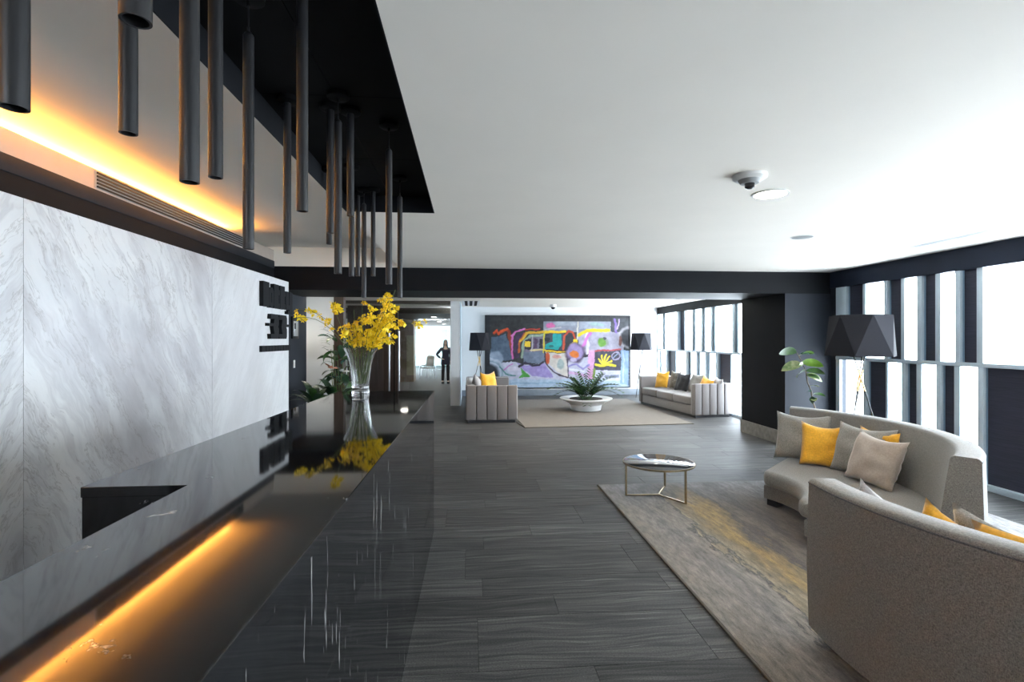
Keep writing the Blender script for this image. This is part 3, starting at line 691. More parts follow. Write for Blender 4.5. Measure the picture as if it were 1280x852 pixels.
def curved_sofa(label, loc, rotz, a0, a1, skew):
    t = thing('curved_sofa', label, 'sofa', loc, (0, 0, rotz), 'curved grey tweed sofas')
    arc_part('base', rounded(.74, 1.60, .07, .20, .012), a0+.5, a1-.5, M['tweed'], t, skew=skew)
    arc_part('seat_cushion', rounded(.68, 1.60, .20, .345, .05), a0, a1, M['tweed'], t, skew=skew, pinch=.25)
    prof = [(1.59, .07), (1.765, .07), (1.775, .40), (1.765, .80)] + [(1.735+.03*math.cos(R(q)), .822+.028*math.sin(R(q))) for q in (20, 50, 80)] + [(1.64+.03*math.cos(R(q)), .822+.028*math.sin(R(q))) for q in (100, 135, 170)] + [(1.58, .60), (1.55, .345)]
    arc_part('backrest', prof, a0-.6, a1+.6, M['tweed'], t, n=48, skew=skew)
    P = [(1.762*math.cos(R(a0-.5+(a1-a0+skew*.56+1)*k/40)), 1.762*math.sin(R(a0-.5+(a1-a0+skew*.56+1)*k/40)), .826) for k in range(41)]
    ob('piping', MB().tube(P, .005, 6), M['tweed_dark'], t, 60)
    for q in (.06, .5, .94):
        for r in (.84, 1.64):
            a = R(a0 + (a1+skew*(r-1.2)-a0)*q); c_ = (r*math.cos(a), r*math.sin(a))
            o = bx('leg', -.05, .05, -.05, .05, 0, .075, M['velvet_dark'], t); o.location = (c_[0], c_[1], 0); o.rotation_euler = (0, 0, a)
    return t
def pillow_mesh(w, h, th, seed):
    r_ = random.Random(seed); n = 14; vs = []; fs = []; ph = [r_.uniform(0, 6) for _ in range(6)]
    for side in (1, -1):
        for i in range(n+1):
            for j in range(n+1):
                a, b = i/n*2-1, j/n*2-1
                k = max(0, (1-a**2)*(1-b**2))**.42
                ex = 1 - .075*(1-b*b)*abs(a)**3; ez = 1 - .10*(1-a*a)*abs(b)**3
                wr = .012*math.sin(5*a+3*b+ph[0])*math.sin(4*b-2*a+ph[1]) + .009*math.sin(11*a*b+7*b+ph[2])
                x, z = a*w/2*ex, h/2 + b*h/2*ez - .05*h*(1-a*a)*(b > 0)*b*b
                vs.append((x, side*(th/2*k + wr*(k > .05)*k), z))
        o = 0 if side == 1 else (n+1)**2
        for i in range(n):
            for j in range(n):
                q = (o+i*(n+1)+j, o+(i+1)*(n+1)+j, o+(i+1)*(n+1)+j+1, o+i*(n+1)+j+1); fs.append(q if side == -1 else q[::-1])
    mb = MB().add(vs, fs); me = mb.mesh('cushion', None)
    bm = bmesh.new(); bm.from_mesh(me); bmesh.ops.remove_doubles(bm, verts=bm.verts, dist=.0008); bmesh.ops.recalc_face_normals(bm, faces=bm.faces); bm.to_mesh(me); bm.free()
    me.polygons.foreach_set('use_smooth', [True]*len(me.polygons)); return me
def pillow(label, mat, w, h, th, loc, face, lean, roll=0, group=None, seed=1):
    """face: compass angle the front looks to; lean: how far it tips back; rests on loc"""
    me = pillow_mesh(w, h, th, seed); o = link('cushion', me, M[mat])
    o.matrix_world = Matrix.Translation(loc) @ Matrix.Rotation(face + R(90), 4, 'Z') @ Matrix.Rotation(-lean, 4, 'X') @ Matrix.Translation((0, 0, h/2)) @ Matrix.Rotation(roll, 4, 'Y') @ Matrix.Translation((0, 0, -h/2))
    return tag(o, label, 'cushion', group)

rug = thing('rug', 'large grey and gold abstract rug under the curved sofas and the round table', 'rug', (0, 0, 0))
bx('pile', 1.405, 4.72, .95, 5.50, 0, .014, M['rug'], rug)
mb = MB(); mb.box(1.39, 1.405, .95, 5.51, 0, .0135); mb.box(4.72, 4.733, .95, 5.51, 0, .0135); mb.box(1.405, 4.72, 5.50, 5.512, 0, .0135)
ob('binding', mb, M['rugedge'], rug, bevel=.004, smooth=40)
FC = Vector((2.14, 4.35, .014))
curved_sofa('curved grey sofa with four cushions, standing between the rug and the windows', FC, 0, -55, 31, 9)
NC = Vector((3.53, 2.25, .014))
curved_sofa('curved grey sofa in the near right corner, seen from behind', NC, 0, 168.5+96, 168.5, 0)
zs = .355
def on_arc(C, ang, r, z=zs): return Vector((C.x+r*math.cos(R(ang)), C.y+r*math.sin(R(ang)), z))
gp = 'cushions on the far curved sofa'
pillow('large grey linen cushion at the left end of the far curved sofa', 'p_grey', .52, .50, .17, on_arc(FC, 27, 1.40), R(27+180+18), R(17), 0, gp, 1)
pillow('mustard yellow cushion standing on the far curved sofa between two grey ones', 'p_yellow', .37, .43, .15, on_arc(FC, 15.5, 1.33), R(14+180+52), R(18), R(6), gp, 2)
pillow('large grey linen cushion in the middle of the far curved sofa, behind the taupe one', 'p_grey', .54, .48, .17, on_arc(FC, 2, 1.38), R(180+15), R(18), 0, gp, 3)
pillow('taupe velvet cushion in front of the middle grey one on the far curved sofa', 'p_taupe', .48, .45, .17, on_arc(FC, -11, 1.27), R(180+6), R(20), R(3), gp, 4)
pillow('mustard cushion of which one corner shows behind the middle grey cushion', 'p_yellow', .42, .42, .13, on_arc(FC, -1, 1.50, zs+.02), R(180+4), R(6), 0, gp, 5)
gp = 'cushions on the near curved sofa'
pillow('pale grey cushion whose corner peeks over the near sofa back on its left', 'p_lilac', .42, .42, .14, on_arc(NC, 174, 1.43, .40), R(174+182), R(10), R(-24), gp, 6)
pillow('mustard cushion whose corner peeks over the near sofa back in the middle', 'p_yellow', .43, .43, .15, on_arc(NC, 189, 1.43, .405), R(8), R(10), R(-26), gp, 7)
pillow('grey cushion edge between the two mustard ones on the near sofa', 'p_grey', .50, .48, .15, on_arc(NC, 196, 1.36, .39), R(12), R(8), R(-6), gp, 8)
pillow('mustard cushion over the near sofa back at the right edge of the picture', 'p_yellow', .50, .50, .15, on_arc(NC, 203, 1.46, .41), R(20), R(7), R(8), gp, 9)

# round coffee table
t = thing('coffee_table', 'small round coffee table with dark glossy top and thin metal legs on the rug', 'table', (1.92, 5.08, .014))
ob('tabletop', MB().lathe([(0, .325), (.345, .325), (.35, .329), (.35, .338), (.345, .342), (0, .342)], 64), M['smoked'], t, 40)
ob('rim', MB().lathe([(.352, .322), (.352, .340), (.356, .340), (.356, .322)], 64), M['brass'], t, 40)
for a in (178, 298, 58):
    e = (.335*math.cos(R(a)), .335*math.sin(R(a)))
    s_ = (-e[1]*.012/.335, e[0]*.012/.335)
    o = MB().box(-.008, .008, -.010, .010, 0, .325)
    ob('leg', o, M['brass'], t).location = (e[0], e[1], 0); t.children[-1].rotation_euler = (0, 0, R(a))
    ob('foot_bar', MB().box(0, .335, -.007, .007, 0, .012), M['brass'], t).rotation_euler = (0, 0, R(a))

# ------------------------------------------------------------------ floor lamps
def floor_lamp(label, loc, s_, rot, wd=1.0):
    t = thing('floor_lamp', label, 'lamp', loc, (0, 0, rot), 'tripod floor lamps with faceted black shades')
    z0, z1 = 1.37*s_, 1.86*s_
    ra, rb = .325*s_*wd, .395*s_*wd
    top = [(ra*math.cos(R(60*k)), ra*math.sin(R(60*k)), z1) for k in range(6)]; bot = [(rb*math.cos(R(60*k+30)), rb*math.sin(R(60*k+30)), z0) for k in range(6)]
    fs = []
    for k in range(6): fs += [(k, (k+1) % 6, 6+k), ((k+1) % 6, 6+(k+1) % 6, 6+k)]
    ins = [(v[0]*.975, v[1]*.975, v[2]) for v in top+bot]
    mb = MB().add(top+bot, fs); mb.add(ins, [f[::-1] for f in fs])
    mb.add(top+ins[:6], [(k, (k+1) % 6, 6+(k+1) % 6, 6+k) for k in range(6)]); mb.add(bot+ins[6:], [(k, 6+k, 6+(k+1) % 6, (k+1) % 6) for k in range(6)])
    ob('lamp_shade', mb, M['shade'], t)
    for k in range(3):
        a = R(120*k+10); hi = Vector((.085*math.cos(a), .085*math.sin(a), z0+.06)); lo = Vector((-.30*s_*math.cos(a), -.30*s_*math.sin(a), 0))
        sw = Vector((-math.sin(a), math.cos(a), 0))*.016; 
        pts = [hi, hi.lerp(lo, .22), hi.lerp(lo, .40)]
        zx = lambda q: hi.lerp(lo, q) + sw*(1-abs(q-.23)*2)
        lg = ob('leg', MB().tube([zx(0), zx(.18)], .008, 8), M['blackmetal'], t, 50)
        ob('leg_sleeve', MB().tube([zx(.16), zx(.34)], .010, 10), M['gold'], lg, 50)
        ob('lower_rod', MB().tube([zx(.34), zx(1.0)], .008, 8), M['blackmetal'], lg, 50)
    ob('shade_holder', MB().tube([(0, 0, z0+.05), (0, 0, z1-.05)], .008, 8).lathe([(.10, z0+.045), (.10, z0+.06), (0, z0+.062)], 16), M['blackmetal'], t, 50)
    return t
floor_lamp('tall tripod floor lamp with a big faceted black shade by the front windows', (4.81, 5.95, 0), 1.02, R(14))
floor_lamp('tripod floor lamp with a black shade at the left edge of the painting', (.26, 13.6, 0), .955, R(10), .78)
floor_lamp('tripod floor lamp with a black shade at the right edge of the painting', (4.76, 13.9, 0), .955, R(30), .84)

# ------------------------------------------------------------------ channel-backed lounge sofas
def tuxedo(label, loc, rot, L, D, Hh):
    t = thing('channel_sofa', label, 'sofa', loc, (0, 0, rot), 'channel-tufted lounge sofas')
    A, B = .15, .17; hx, hy = L/2, D/2
    bx('plinth', -hx+.04, hx-.04, -hy+.05, hy-.04, 0, .05, M['velvet_dark'], t)
    bx('front_rail', -hx+A, hx-A, -hy+.03, hy-B, .05, .24, M['velvet'], t, bevel=.015)
    n = 3; w = (L-2*A)/n
    for k in range(n): ob('seat_cushion', MB().box(-hx+A+k*w+.004, -hx+A+(k+1)*w-.004, -hy+.01, hy-B, .24, .42), M['velvet'], t, bevel=.04, seg=3, smooth=50)
    for sx in (-1, 1):
        xo = sx*hx; xi = sx*(hx-A); xm = sx*(hx-.045)
        a = bx('arm', min(xi, xm), max(xi, xm), -hy, hy, .05, Hh-.012, M['velvet'], t, bevel=.025)
        m = 5; cw = (D-.01)/m
        for k in range(m):
            ob('channel', MB().box(min(xm, xo), max(xm, xo), -hy+.005+k*cw+.004, -hy+.005+(k+1)*cw-.004, .055, Hh), M['velvet'], a, bevel=.022, seg=3, smooth=50)
    b = bx('backrest', -hx+A, hx-A, hy-B, hy-.04, .05, Hh-.012, M['velvet'], t, bevel=.025)
    m = 12; cw = (L-2*A)/m
    for k in range(m):
        ob('channel', MB().box(-hx+A+k*cw+.004, -hx+A+(k+1)*cw-.004, hy-.045, hy, .055, Hh), M['velvet'], b, bevel=.02, seg=2, smooth=50)
    return t
tuxedo('grey channelled velvet sofa on the left of the far lounge, seen from its arm', (.425, 11.0, 0), R(90), 2.4, 1.0, .72)
tuxedo('grey channelled velvet sofa by the lounge windows on the right', (4.80, 11.32, 0), R(-82.5), 2.5, .86, .70)
gp = 'cushions on the left lounge sofa'
pillow('grey cushion on the left lounge sofa, nearest to the lamp', 'p_lilac', .46, .50, .16, (.22, 10.35, .42), R(0), R(14), 0, gp, 11)
pillow('mustard cushion on the left lounge sofa', 'p_yellow', .46, .52, .2, (.42, 10.5, .42), R(-40), R(8), 0, gp, 12)
gp = 'cushions on the right lounge sofa'
pillow('mustard cushion leaning in the far corner of the right lounge sofa', 'p_yellow', .40, .42, .14, (4.62, 12.1, .42), R(205), R(16), R(-4), gp, 13)
pillow('brown patterned cushion behind the black one on the right lounge sofa', 'p_brown', .42, .44, .12, (4.86, 11.85, .42), R(190), R(10), 0, gp, 14)
pillow('black cushion in the middle of the right lounge sofa', 'p_navy', .44, .44, .14, (4.80, 11.35, .42), R(195), R(18), 0, gp, 15)
pillow('grey cushion between the black and the mustard one on the right lounge sofa', 'p_grey', .44, .44, .13, (4.96, 10.95, .42), R(190), R(14), 0, gp, 16)
pillow('mustard cushion at the near arm of the right lounge sofa', 'p_yellow', .46, .40, .14, (4.93, 10.50, .42), R(185), R(20), R(10), gp, 17)
pillow('small pale cushion against the near arm of the right lounge sofa', 'p_lilac', .36, .40, .12, (5.10, 10.28, .42), R(178), R(12), R(6), gp, 18)

r2_ = thing('rug', 'plain taupe rug in the far lounge under the white planter', 'rug', (0, 0, 0))
ob('pile', MB().prism([(1.00, 9.20), (4.22, 9.36), (4.20, 13.4), (.80, 13.5)], 'z', 0, .012), M['rug2'], r2_)
e = MB(); e.tube([(.9, 9.80, .007), (1.0, 9.2, .007), (4.22, 9.36, .007), (4.2, 13.4, .007)], .008, 6); ob('binding', e, M['rugedge'], r2_, 50)

# bowl planter with zz plant
t = thing('planter_bowl', 'wide white footed bowl planter on the taupe lounge rug', 'planter', (2.61, 11.35, .012))
ob('bowl', MB().lathe([(.31, 0), (.33, .01), (.355, .13), (.42, .18), (.585, .255), (.59, .275), (.56, .278), (.40, .262), (.36, .25)], 48), M['ceramic'], t, 40)
ob('foot', MB().lathe([(.30, 0), (.30, -.0)], 8), M['ceramic'], t) if False else None
ob('soil', MB().lathe([(.37, .245), (.37, .262), (0, .268)], 32), M['soil'], t, 40)
zz = thing('leafy_plant', 'dark green feathery plant growing out of the white bowl planter', 'plant', (2.61, 11.35, .28))
def frond(L, yaw, lean, base):
    mb = MB(); n = 10; P = []
    for k in range(n+1):
        s_ = k/n; a = lean*(.35+.65*s_); P.append(Vector((L*s_*math.sin(a), 0, L*s_*math.cos(a))))
    mb.tube(P, [.008*(1-.7*k/n) for k in range(n+1)], 5)
    for k in range(2, n+1):
        tn = (P[k]-P[k-1]).normalized()
        for sd in (-1, 1):
            d = (tn*.55 + Vector((0, sd*.8, .1))).normalized(); l = .15*(1-.35*abs(k/n-.55)); w = l*.55; sdv = d.cross(Vector((0, 0, 1))).normalized()
            nb = P[k]; m_ = nb+d*l*.5
            mb.add([nb, m_+sdv*w*.5, nb+d*l, m_-sdv*w*.5, m_+Vector((0, 0, -.008))], [(0, 4, 1), (1, 4, 2), (2, 4, 3), (3, 4, 0)])
    o = ob('frond', mb, M['leafdark'] if rnd.random() < .55 else M['leaf'], zz, None); o.location = base; o.rotation_euler = (0, 0, yaw); return o
for (yaw, lean, L) in [(180, 72, .78), (165, 58, .62), (200, 45, .55), (185, 80, .62), (150, 30, .50), (120, 20, .58), (90, 25, .55), (60, 25, .68), (35, 40, .72), (20, 55, .80), (5, 65, .70), (-15, 60, .66), (-30, 75, .75), (-50, 50, .50), (-90, 40, .45), (-120, 55, .50), (-140, 35, .48), (220, 62, .55), (245, 85, .42), (-70, 20, .45), (10, 30, .60), (170, 20, .45), (-100, 100, .38), (0, 85, .68)]:
    frond(L, R(yaw), R(lean), (.09*math.cos(R(yaw)), .09*math.sin(R(yaw)), -.02))

# ------------------------------------------------------------------ painting: brush work as vertex colours on a fine canvas grid
PU0, PU1, PV0, PV1 = 608., 787., 395., 484.
NX, NZ = 300, 150
uu, vv = np.meshgrid(np.linspace(PU0, PU1, NX), np.linspace(PV1, PV0, NZ))
rs = np.random.RandomState(5)
def vnoise(cell, amp):
    gx, gz = int(179/cell)+3, int(89/cell)+3; g_ = rs.rand(gz, gx); fx = (uu-PU0)/cell; fz = (vv-PV0)/cell
    ix, iz = fx.astype(int), fz.astype(int); tx, tz = fx-ix, fz-iz; tx = tx*tx*(3-2*tx); tz = tz*tz*(3-2*tz)
    return (((g_[iz, ix]*(1-tx)+g_[iz, ix+1]*tx)*(1-tz) + (g_[iz+1, ix]*(1-tx)+g_[iz+1, ix+1]*tx)*tz)-.5)*amp
wu, wv = uu+vnoise(9, 2.4)+vnoise(2.2, .9), vv+vnoise(9, 2.0)+vnoise(2.2, .9)
img = np.zeros((NZ, NX, 3)); img[:] = (44, 47, 50)
def put(mask, c, a=1.0):
    m = np.clip(mask, 0, 1)[..., None]*a; img[:] = img*(1-m) + np.array(c, float)*m
def poly(pts, c, a=1.0, warp=True):
    x, y_ = (wu, wv) if warp else (uu, vv); ins = np.zeros(uu.shape, bool); n = len(pts)
    for i in range(n):
        (x0, y0), (x1, y1) = pts[i], pts[(i+1) % n]
        if y0 == y1: continue
        cr = ((y0 > y_) != (y1 > y_)) & (x < (x1-x0)*(y_-y0)/(y1-y0)+x0); ins ^= cr
    put(ins.astype(float), c, a)
def stroke(pts, w, c, a=1.0):
    d = np.full(uu.shape, 1e9)
    for (x0, y0), (x1, y1) in zip(pts, pts[1:]):
        l2 = (x1-x0)**2+(y1-y0)**2+1e-9; t_ = np.clip(((wu-x0)*(x1-x0)+(wv-y0)*(y1-y0))/l2, 0, 1)
        d = np.minimum(d, np.hypot(wu-x0-t_*(x1-x0), wv-y0-t_*(y1-y0)))
    put((w/2+.4-d)/.8, c, a)
def ell(cx, cy, rx_, ry_, c, a=1.0): put((1-np.hypot((wu-cx)/rx_, (wv-cy)/ry_))*4, c, a)
def ring(cx, cy, r_, w, c): put((w/2+.4-np.abs(np.hypot(wu-cx, wv-cy)-r_))/.8, c)
poly([(608,456),(640,452),(662,456),(690,452),(787,440),(787,490),(608,490)], (198,198,218))
poly([(600,474),(790,474),(790,490),(600,490)], (180,200,222))
poly([(614,422),(625,421),(633,417),(637,430),(641,450),(614,452)], (84,104,126))
ell(620,448,10,11,(150,166,188)); poly([(613,446),(622,450),(630,458),(640,470),(613,474)], (186,196,214))
ell(611,470,15,17,(36,42,52)); ring(611,468,17,2,(150,170,185)); poly([(604,390),(613,390),(613,470),(604,470)], (30,37,46), 1, False)
stroke([(618,417),(622,413),(624,418),(628,415),(633,412),(637,415),(638,430),(641,446)], 3.6, (150,60,35)); stroke([(618,416),(622,413),(624,418),(628,414),(634,412)], 2.6, (226,84,30))
poly([(641,449),(643,420),(655,415),(651,430),(649,447)], (62,40,74)); stroke([(640,448),(640,432),(640,420),(645,415),(656,412)], 2.2, (222,120,195))
stroke([(657,413),(674,411)], 1.8, (195,62,42)); stroke([(649,440),(650,424),(655,418)], 3, (190,95,45))
poly([(653,447),(655,424),(664,419),(682,418),(682,447)], (120,112,134)); stroke([(653,446),(655,425),(663,420),(680,418)], 3, (150,174,152))
stroke([(650,426),(658,417),(672,415),(704,414)], 3, (226,176,40))
poly([(656,424),(664,424),(664,437),(656,437)], (42,40,48)); poly([(656.5,426.5),(663,426.5),(663,433),(656.5,433)], (245,208,50)); poly([(667,423),(671,423),(671,436),(667,436)], (84,60,92)); poly([(674,423),(678,423),(678,436),(674,436)], (40,40,52))
stroke([(665,420),(665,440)], 1.2, (200,195,205)); poly([(655,440),(681,440),(681,455),(655,453)], (112,124,146)); stroke([(664,438),(682,437)], 2, (225,205,150))
poly([(678,400),(764,400),(764,416),(678,414)], (146,150,166)); ell(687,407,7,4,(214,104,164)); ell(705,404,16,4,(168,176,190)); stroke([(680,412),(700,409)], 2, (190,186,196)); poly([(724,399),(764,399),(764,411),(724,411)], (166,172,190)); ell(745,405,12,3,(150,184,180), .7)
poly([(681,417),(704,417),(704,437),(681,437)], (70,72,84)); stroke([(680,415),(705,415)], 3.4, (247,208,30))
poly([(690,417),(701,418),(702,430),(697,437),(681,436),(682,430),(690,427)], (18,168,166)); ell(684,424,3,3,(30,34,44)); ell(688,433,3,2,(12,110,112))
poly([(704,438),(705,421),(710,414),(717,415),(719,438)], (46,46,54)); stroke([(704,437),(705,421),(710,414),(716,415),(719,424),(720,440)], 2.6, (204,78,46))
poly([(711,432),(717,428),(716,424),(722,424),(722,442),(716,442),(717,436)], (250,216,20)); stroke([(680,414),(680,441)], 1.8, (230,215,60)); stroke([(681,439),(718,439)], 2.4, (248,208,30)); stroke([(690,437.5),(714,438.5)], 1.2, (40,30,30))
poly([(723,415),(780,413),(780,440),(723,441)], (176,172,192)); stroke([(722,402),(722,424)], 2, (222,218,205)); stroke([(734,414),(733,441)], 4, (226,222,232)); stroke([(738,417),(727,434)], 3.2, (214,124,204)); stroke([(724,438),(734,438)], 3, (235,232,240))
stroke([(724,419),(734,413.5),(761,412.5)], 4.2, (250,216,20)); ell(753,428,9,6,(150,158,150)); ell(752,428,6,6,(108,164,58)); ell(756,423,2,2,(70,70,80))
poly([(765,397),(790,397),(790,413),(765,415)], (66,69,76)); stroke([(768,399),(771,415)], 2.6, (140,112,196)); stroke([(774,399),(772,410)], 2, (196,176,220))
ell(786,422,15,15,(214,208,214)); ell(787,422,13,13,(62,64,72)); ell(775,426,2.4,8,(120,70,60), .8)
poly([(742,439),(776,438),(776,463),(742,463)], (60,58,78)); stroke([(741,438),(776,437)], 1.8, (196,66,74))
for q in ((748,448),(752,444),(757,443),(762,446),(765,452)): stroke([(755,456), q], 2.2, (246,222,50))
stroke([(745,456),(768,457)], 3.2, (246,222,40)); stroke([(747,459),(762,458)], 1, (70,60,30)); ring(770,445,5,1.6,(168,160,190)); stroke([(767,448),(772,442)], 1.2, (150,170,200))
poly([(735,437),(742,437),(743,474),(734,474)], (222,164,206)); poly([(776,438),(786,438),(787,482),(776,480)], (148,176,208)); stroke([(779,440),(780,478)], 1.6, (190,205,225)); stroke([(743,462),(742,472)], 3, (120,150,60))
poly([(682,441),(709,441),(710,472),(697,465),(684,452)], (214,206,198)); ell(696,446,6,3,(220,150,140), .8); ell(701,455,5,7,(150,170,172), .8); ell(684.5,448,3.4,8,(196,84,40)); stroke([(681,440),(682.5,454),(692,465),(709,472)], 1.7, (58,44,56)); stroke([(709.5,442),(710,472)], 1.2, (70,60,80))
ell(719,441,14,14,(74,58,84)); ell(719,440,12,12,(158,138,188)); poly([(703,428),(735,428),(735,440),(703,440)], (150,140,150), .0); ell(718,443,7,5,(228,122,40)); ell(716,450,5,3,(190,180,215))
poly([(645,453),(660,457),(681,454),(692,472),(664,470)], (164,148,208)); stroke([(649,458),(657,453),(665,457),(674,456),(679,452)], 2.6, (44,40,62)); stroke([(711,458),(720,455),(728,461),(736,456)], 2.4, (148,140,200)); stroke([(712,466),(734,470)], 3, (214,170,214)); stroke([(712,462),(730,464)], 2, (228,230,240))
poly([(651,458),(655,463),(662,471),(655,471),(647,473),(652,467)], (78,164,70)); stroke([(624,458),(632,467),(643,470)], 1.6, (78,132,130)); stroke([(630,462),(640,455)], 1.4, (200,120,190)); ell(642,461,9,3,(222,214,230), .8)
stroke([(757,471),(772,470)], 4, (110,120,140), .8); stroke([(745,476),(775,474)], 3, (214,222,232), .8); stroke([(610,480),(700,478)], 2, (150,180,205), .8)
put(np.clip((402-vv)*1.2, 0, 1)*(uu < 764)*(uu > 676), (48,49,54))
img += vnoise(4, 22)[..., None] + vnoise(2, 16)[..., None] + (rs.rand(NZ, NX, 1)-.5)*8
img = np.clip(img*.9-4, 4, 255)/255.; lin = np.where(img <= .04045, img/12.92, ((img+.055)/1.055)**2.4)
X0, X1, Z0, Z1, YP = .45, 4.585, .24, 2.262, 14.405
pt = thing('painting', 'large colourful abstract painting on the far lounge wall', 'painting', (0, 0, 0))
gx = X0+(uu-PU0)/(PU1-PU0)*(X1-X0); gz = Z0+(PV1-vv)/(PV1-PV0)*(Z1-Z0)
vs = np.stack([gx, np.full_like(gx, YP), gz], -1).reshape(-1, 3)
idx = np.arange(NX*NZ).reshape(NZ, NX); fs = np.stack([idx[:-1, :-1], idx[:-1, 1:], idx[1:, 1:], idx[1:, :-1]], -1).reshape(-1, 4)
me = bpy.data.meshes.new('canvas'); me.from_pydata(vs.tolist(), [], fs.tolist())
ca = me.color_attributes.new('paint', 'FLOAT_COLOR', 'POINT'); ca.data.foreach_set('color', np.concatenate([lin.reshape(-1, 3), np.ones((NX*NZ, 1))], 1).astype(np.float32).ravel())
g = G('acrylic_paint'); at = g.n('Attribute', attribute_name='paint'); g.set(Base_Color=at.outputs[0], Roughness=.5); g.bump(g.noise(g.pos(), 40, 3), .2, .004)
link('canvas', me, g.m, pt)
mb = MB(); w = .022
for (a, b, c_, d) in ((X0-w, X1+w, Z1, Z1+w), (X0-w, X1+w, Z0-w, Z0), (X0-w, X0, Z0, Z1), (X1, X1+w, Z0, Z1)): mb.box(a, b, YP-.018, 14.46, c_, d)
ob('frame', mb, M['blackmetal'], pt)
bx('stretcher', X0, X1, YP+.002, 14.46, Z0, Z1, M['white'], pt)
bx('backing_board', X0-.14, X1+.10, 14.461, 14.499, Z0-.07, Z1+.09, M['white'], pt, bevel=.004)

# ------------------------------------------------------------------ chairs seen through the glass doors
def side_chair(label, loc, rot):
    t = thing('office_chair', label, 'chair', loc, (0, 0, rot), 'white chairs behind the glass doors')
    bx('seat', -.22, .22, -.22, .22, .43, .47, M['greyplastic'], t, bevel=.015)
    mb = MB(); n = 8; vs = []; fs = []
    for i in range(n+1):
        a = R(-50+100*i/n)
        for z, o_ in ((.50, 0), (.72, .01), (.93, .04)): vs.append((.27*math.sin(a), .02+.22*math.cos(a)+o_, z-.05*abs(math.sin(a))**2*(z > .8)))
    for i in range(n):
        for k in range(2): fs.append((i*3+k, i*3+k+1, (i+1)*3+k+1, (i+1)*3+k))
    b = ob('backrest', mb.add(vs, fs), M['chairwhite'], t, 60); md = b.modifiers.new('thickness', 'SOLIDIFY'); md.thickness = .02
    for sx in (-1, 1):
        for sy in (-1, 1): ob('leg', MB().tube([(.18*sx, .18*sy, .44), (.22*sx, .22*sy, 0)], .013, 8), M['steel'], t, 50)
    return t
side_chair('white shell chair behind the glass doors, left of the person', (-1.70, 21.0, 0), R(-35))
side_chair('second white shell chair further in the passage, behind the first', (-1.98, 23.0, 0), R(-70))

# ------------------------------------------------------------------ person
def skinned(name, verts, edges, mat, parent, root, sub=2):
    me = bpy.data.meshes.new(name); me.from_pydata([v[0] for v in verts], edges, []); me.materials.append(mat)
    o = bpy.data.objects.new(name, me); COL.objects.link(o); o.parent = parent
    md = o.modifiers.new('skin', 'SKIN'); md.use_smooth_shade = True
    for v, sv in zip(verts, me.skin_vertices[0].data): sv.radius = v[1] if isinstance(v[1], tuple) else (v[1], v[1]); sv.use_root = False
    me.skin_vertices[0].data[root].use_root = True
    if sub: sm = o.modifiers.new('smooth', 'SUBSURF'); sm.levels = sub; sm.render_levels = sub
    return o
pr = thing('person', 'person with long dark hair in black clothes standing in the passage, hand on hip', 'person', (-.87, 18.76, 0), (0, 0, 0))
# local frame: faces -y (towards the camera); height about 1.5 m in the picture
k_ = .92
def sc_(p): return (p[0]*k_, p[1]*k_, p[2]*k_)
base = {'pelvis': ((0, 0, .92), (.13, .095)), 'waist': ((0, .0, 1.06), (.105, .08)), 'chest': ((0, -.005, 1.24), (.135, .095)), 'upper': ((0, 0, 1.36), (.105, .075)), 'neck': ((0, -.005, 1.44), .05), 'skull': ((0, -.02, 1.50), .06),
 'hl': ((.085, 0, .86), .088), 'kl': ((.095, -.015, .48), .058), 'al': ((.10, .01, .09), .040), 'tl': ((.105, -.12, .035), .032),
 'hr': ((-.085, 0, .86), .088), 'kr': ((-.10, -.01, .48), .058), 'ar': ((-.115, .01, .09), .040), 'tr': ((-.13, -.12, .035), .032),
 'sl': ((.165, 0, 1.36), .055), 'el': ((.20, .02, 1.10), .041), 'wl': ((.20, -.06, .88), .028), 'pl': ((.20, -.085, .82), (.030, .020)),
 'sr': ((-.165, 0, 1.36), .055), 'er': ((-.36, .03, 1.14), .041), 'wr': ((-.20, -.06, 1.00), .028), 'pr': ((-.155, -.10, .985), (.030, .020))}
bed = [('pelvis','waist'),('waist','chest'),('chest','upper'),('upper','neck'),('neck','skull'),('pelvis','hl'),('hl','kl'),('kl','al'),('al','tl'),('pelvis','hr'),('hr','kr'),('kr','ar'),('ar','tr'),('upper','sl'),('sl','el'),('el','wl'),('wl','pl'),('upper','sr'),('sr','er'),('er','wr'),('wr','pr')]
for hand, d, sx in (('pl', Vector((0, -.25, -1)).normalized(), 1), ('pr', Vector((.9, -.15, -.45)).normalized(), -1)):
    c0 = Vector(base[hand][0]); side = Vector((0, 1, -.2)).normalized() if sx == 1 else Vector((.1, -.8, .5)).normalized()
    for q in range(4):
        nm = hand+'f%d' % q; o_ = side*(.026-.0175*q); L = (.062, .074, .070, .055)[q]
        base[nm+'a'] = (tuple(c0+d*.032+o_), .0095); base[nm+'b'] = (tuple(c0+d*(.032+L*.55)+o_*1.05+Vector((-.006*sx, 0, 0))), .0085); base[nm+'c'] = (tuple(c0+d*(.032+L)+o_*1.05+Vector((-.020*sx, 0, 0))), .007)
        bed += [(hand, nm+'a'), (nm+'a', nm+'b'), (nm+'b', nm+'c')]
    base[hand+'ta'] = (tuple(c0-d*.005-side*.034), .011); base[hand+'tb'] = (tuple(c0+d*.03-side*.052), .0095); bed += [(hand, hand+'ta'), (hand+'ta', hand+'tb')]
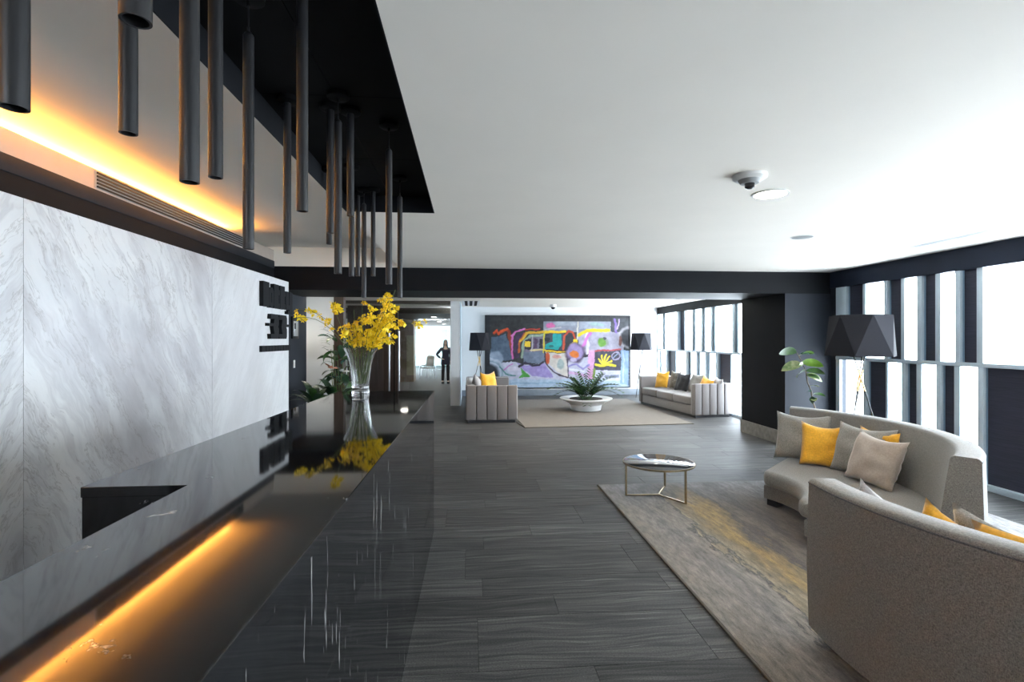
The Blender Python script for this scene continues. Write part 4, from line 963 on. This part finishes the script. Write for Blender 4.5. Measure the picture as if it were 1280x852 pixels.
def build(keys, grow, name, mat, flare=None):
    ks = [k for k in base if k in keys]; ix = {k: i for i, k in enumerate(ks)}
    vs_ = []
    for k in ks:
        r_ = base[k][1]; r_ = r_ if isinstance(r_, tuple) else (r_, r_); g_ = grow + (flare or {}).get(k, 0)
        vs_.append((sc_(base[k][0]), tuple((q+g_)*k_ for q in r_)))
    return skinned(name, vs_, [(ix[a], ix[b]) for a, b in bed if a in ix and b in ix], mat, pr, 0)
build(set(base), 0, 'body', M['skin'])
build({'pelvis', 'waist', 'chest', 'upper', 'sl', 'el', 'wl', 'sr', 'er', 'wr', 'neck'}, .014, 'top', M['cloth_navy'], {'waist': .03, 'pelvis': .03, 'neck': -.004, 'wl': .002, 'wr': .002})
hm = ob('tunic_hem', MB().lathe([(.128, 1.14), (.150, 1.04), (.172, .92), (.182, .80), (.186, .74), (.180, .74), (.165, .92)], 28), M['cloth_navy'], pr, 60); hm.scale = (k_, k_*.78, k_)
build({'pelvis', 'hl', 'kl', 'al', 'hr', 'kr', 'ar'}, .015, 'trousers', M['cloth_black'], {'pelvis': -.045, 'hl': -.022, 'hr': -.022})
for sx in (-1, 1):
    ob('shoe', MB().prism([(-.05, .06), (.05, .06), (.048, -.10), (.0, -.17), (-.048, -.10)], 'z', 0, .065), M['cloth_black'], pr, bevel=.02, smooth=50).location = (.105*sx*k_, 0, 0)
# head: shaped ellipsoid with brow, nose and chin
hv = []; hf = []; n, m = 20, 14
for i in range(m+1):
    th = math.pi*i/m
    for j in range(n):
        a = 2*math.pi*j/n; x, y_, z = math.sin(th)*math.cos(a), math.sin(th)*math.sin(a), math.cos(th)
        fx = .073*(1-.22*max(0, -z)); fy = .092; fz = .115
        yy = y_*fy
        if y_ < -.75 and abs(x) < .28: yy -= .014*max(0, 1-abs(z+.12)*3.2)
        if y_ < 0 and -.1 < z < .25 and .15 < abs(x) < .6: yy += .006
        hv.append((x*fx, yy, z*fz))
for i in range(m):
    for j in range(n): hf.append((i*n+j, i*n+(j+1) % n, (i+1)*n+(j+1) % n, (i+1)*n+j))
hd = ob('head', MB().add(hv, hf), M['skin'], pr, 60); hd.location = (0, -.025*k_, 1.60*k_); hd.scale = (k_,)*3
for sx in (-1, 1):
    ob('eye', MB().lathe([(0, -.008), (.009, -.004), (.011, 0), (.009, .004), (0, .008)], 10), M['hair'], hd, 60).location = (.028*sx, -.080, .012)
    ob('ear', MB().box(-.008, .008, -.02, .015, -.03, .03), M['skin'], hd, bevel=.007, smooth=60).location = (.072*sx, .01, 0)
ob('mouth', MB().box(-.022, .022, -.006, .004, -.006, .006), M['petal_red'], hd, bevel=.004, smooth=60).location = (0, -.080, -.055)
hv2 = []; hf2 = []
rows_ = [(.115+.012, .02, .03), (.11, .055, .07), (.06, .080, .10), (.0, .090, .105), (-.08, .095, .10), (-.18, .105, .09), (-.27, .09, .07)]
for (z, rx_, ry_) in rows_:
    for j in range(13):
        a = R(-50+280*j/12); hv2.append((rx_*math.cos(a), .015+ry_*math.sin(a), z))
for i in range(len(rows_)-1):
    for j in range(12): hf2.append((i*13+j, i*13+j+1, (i+1)*13+j+1, (i+1)*13+j))
hf2.append(tuple(range(13)))
hr = ob('hair', MB().add(hv2, hf2), M['hair'], pr, 60); hr.location = (0, -.025*k_, 1.60*k_); hr.scale = (k_,)*3; md = hr.modifiers.new('thickness', 'SOLIDIFY'); md.thickness = .02
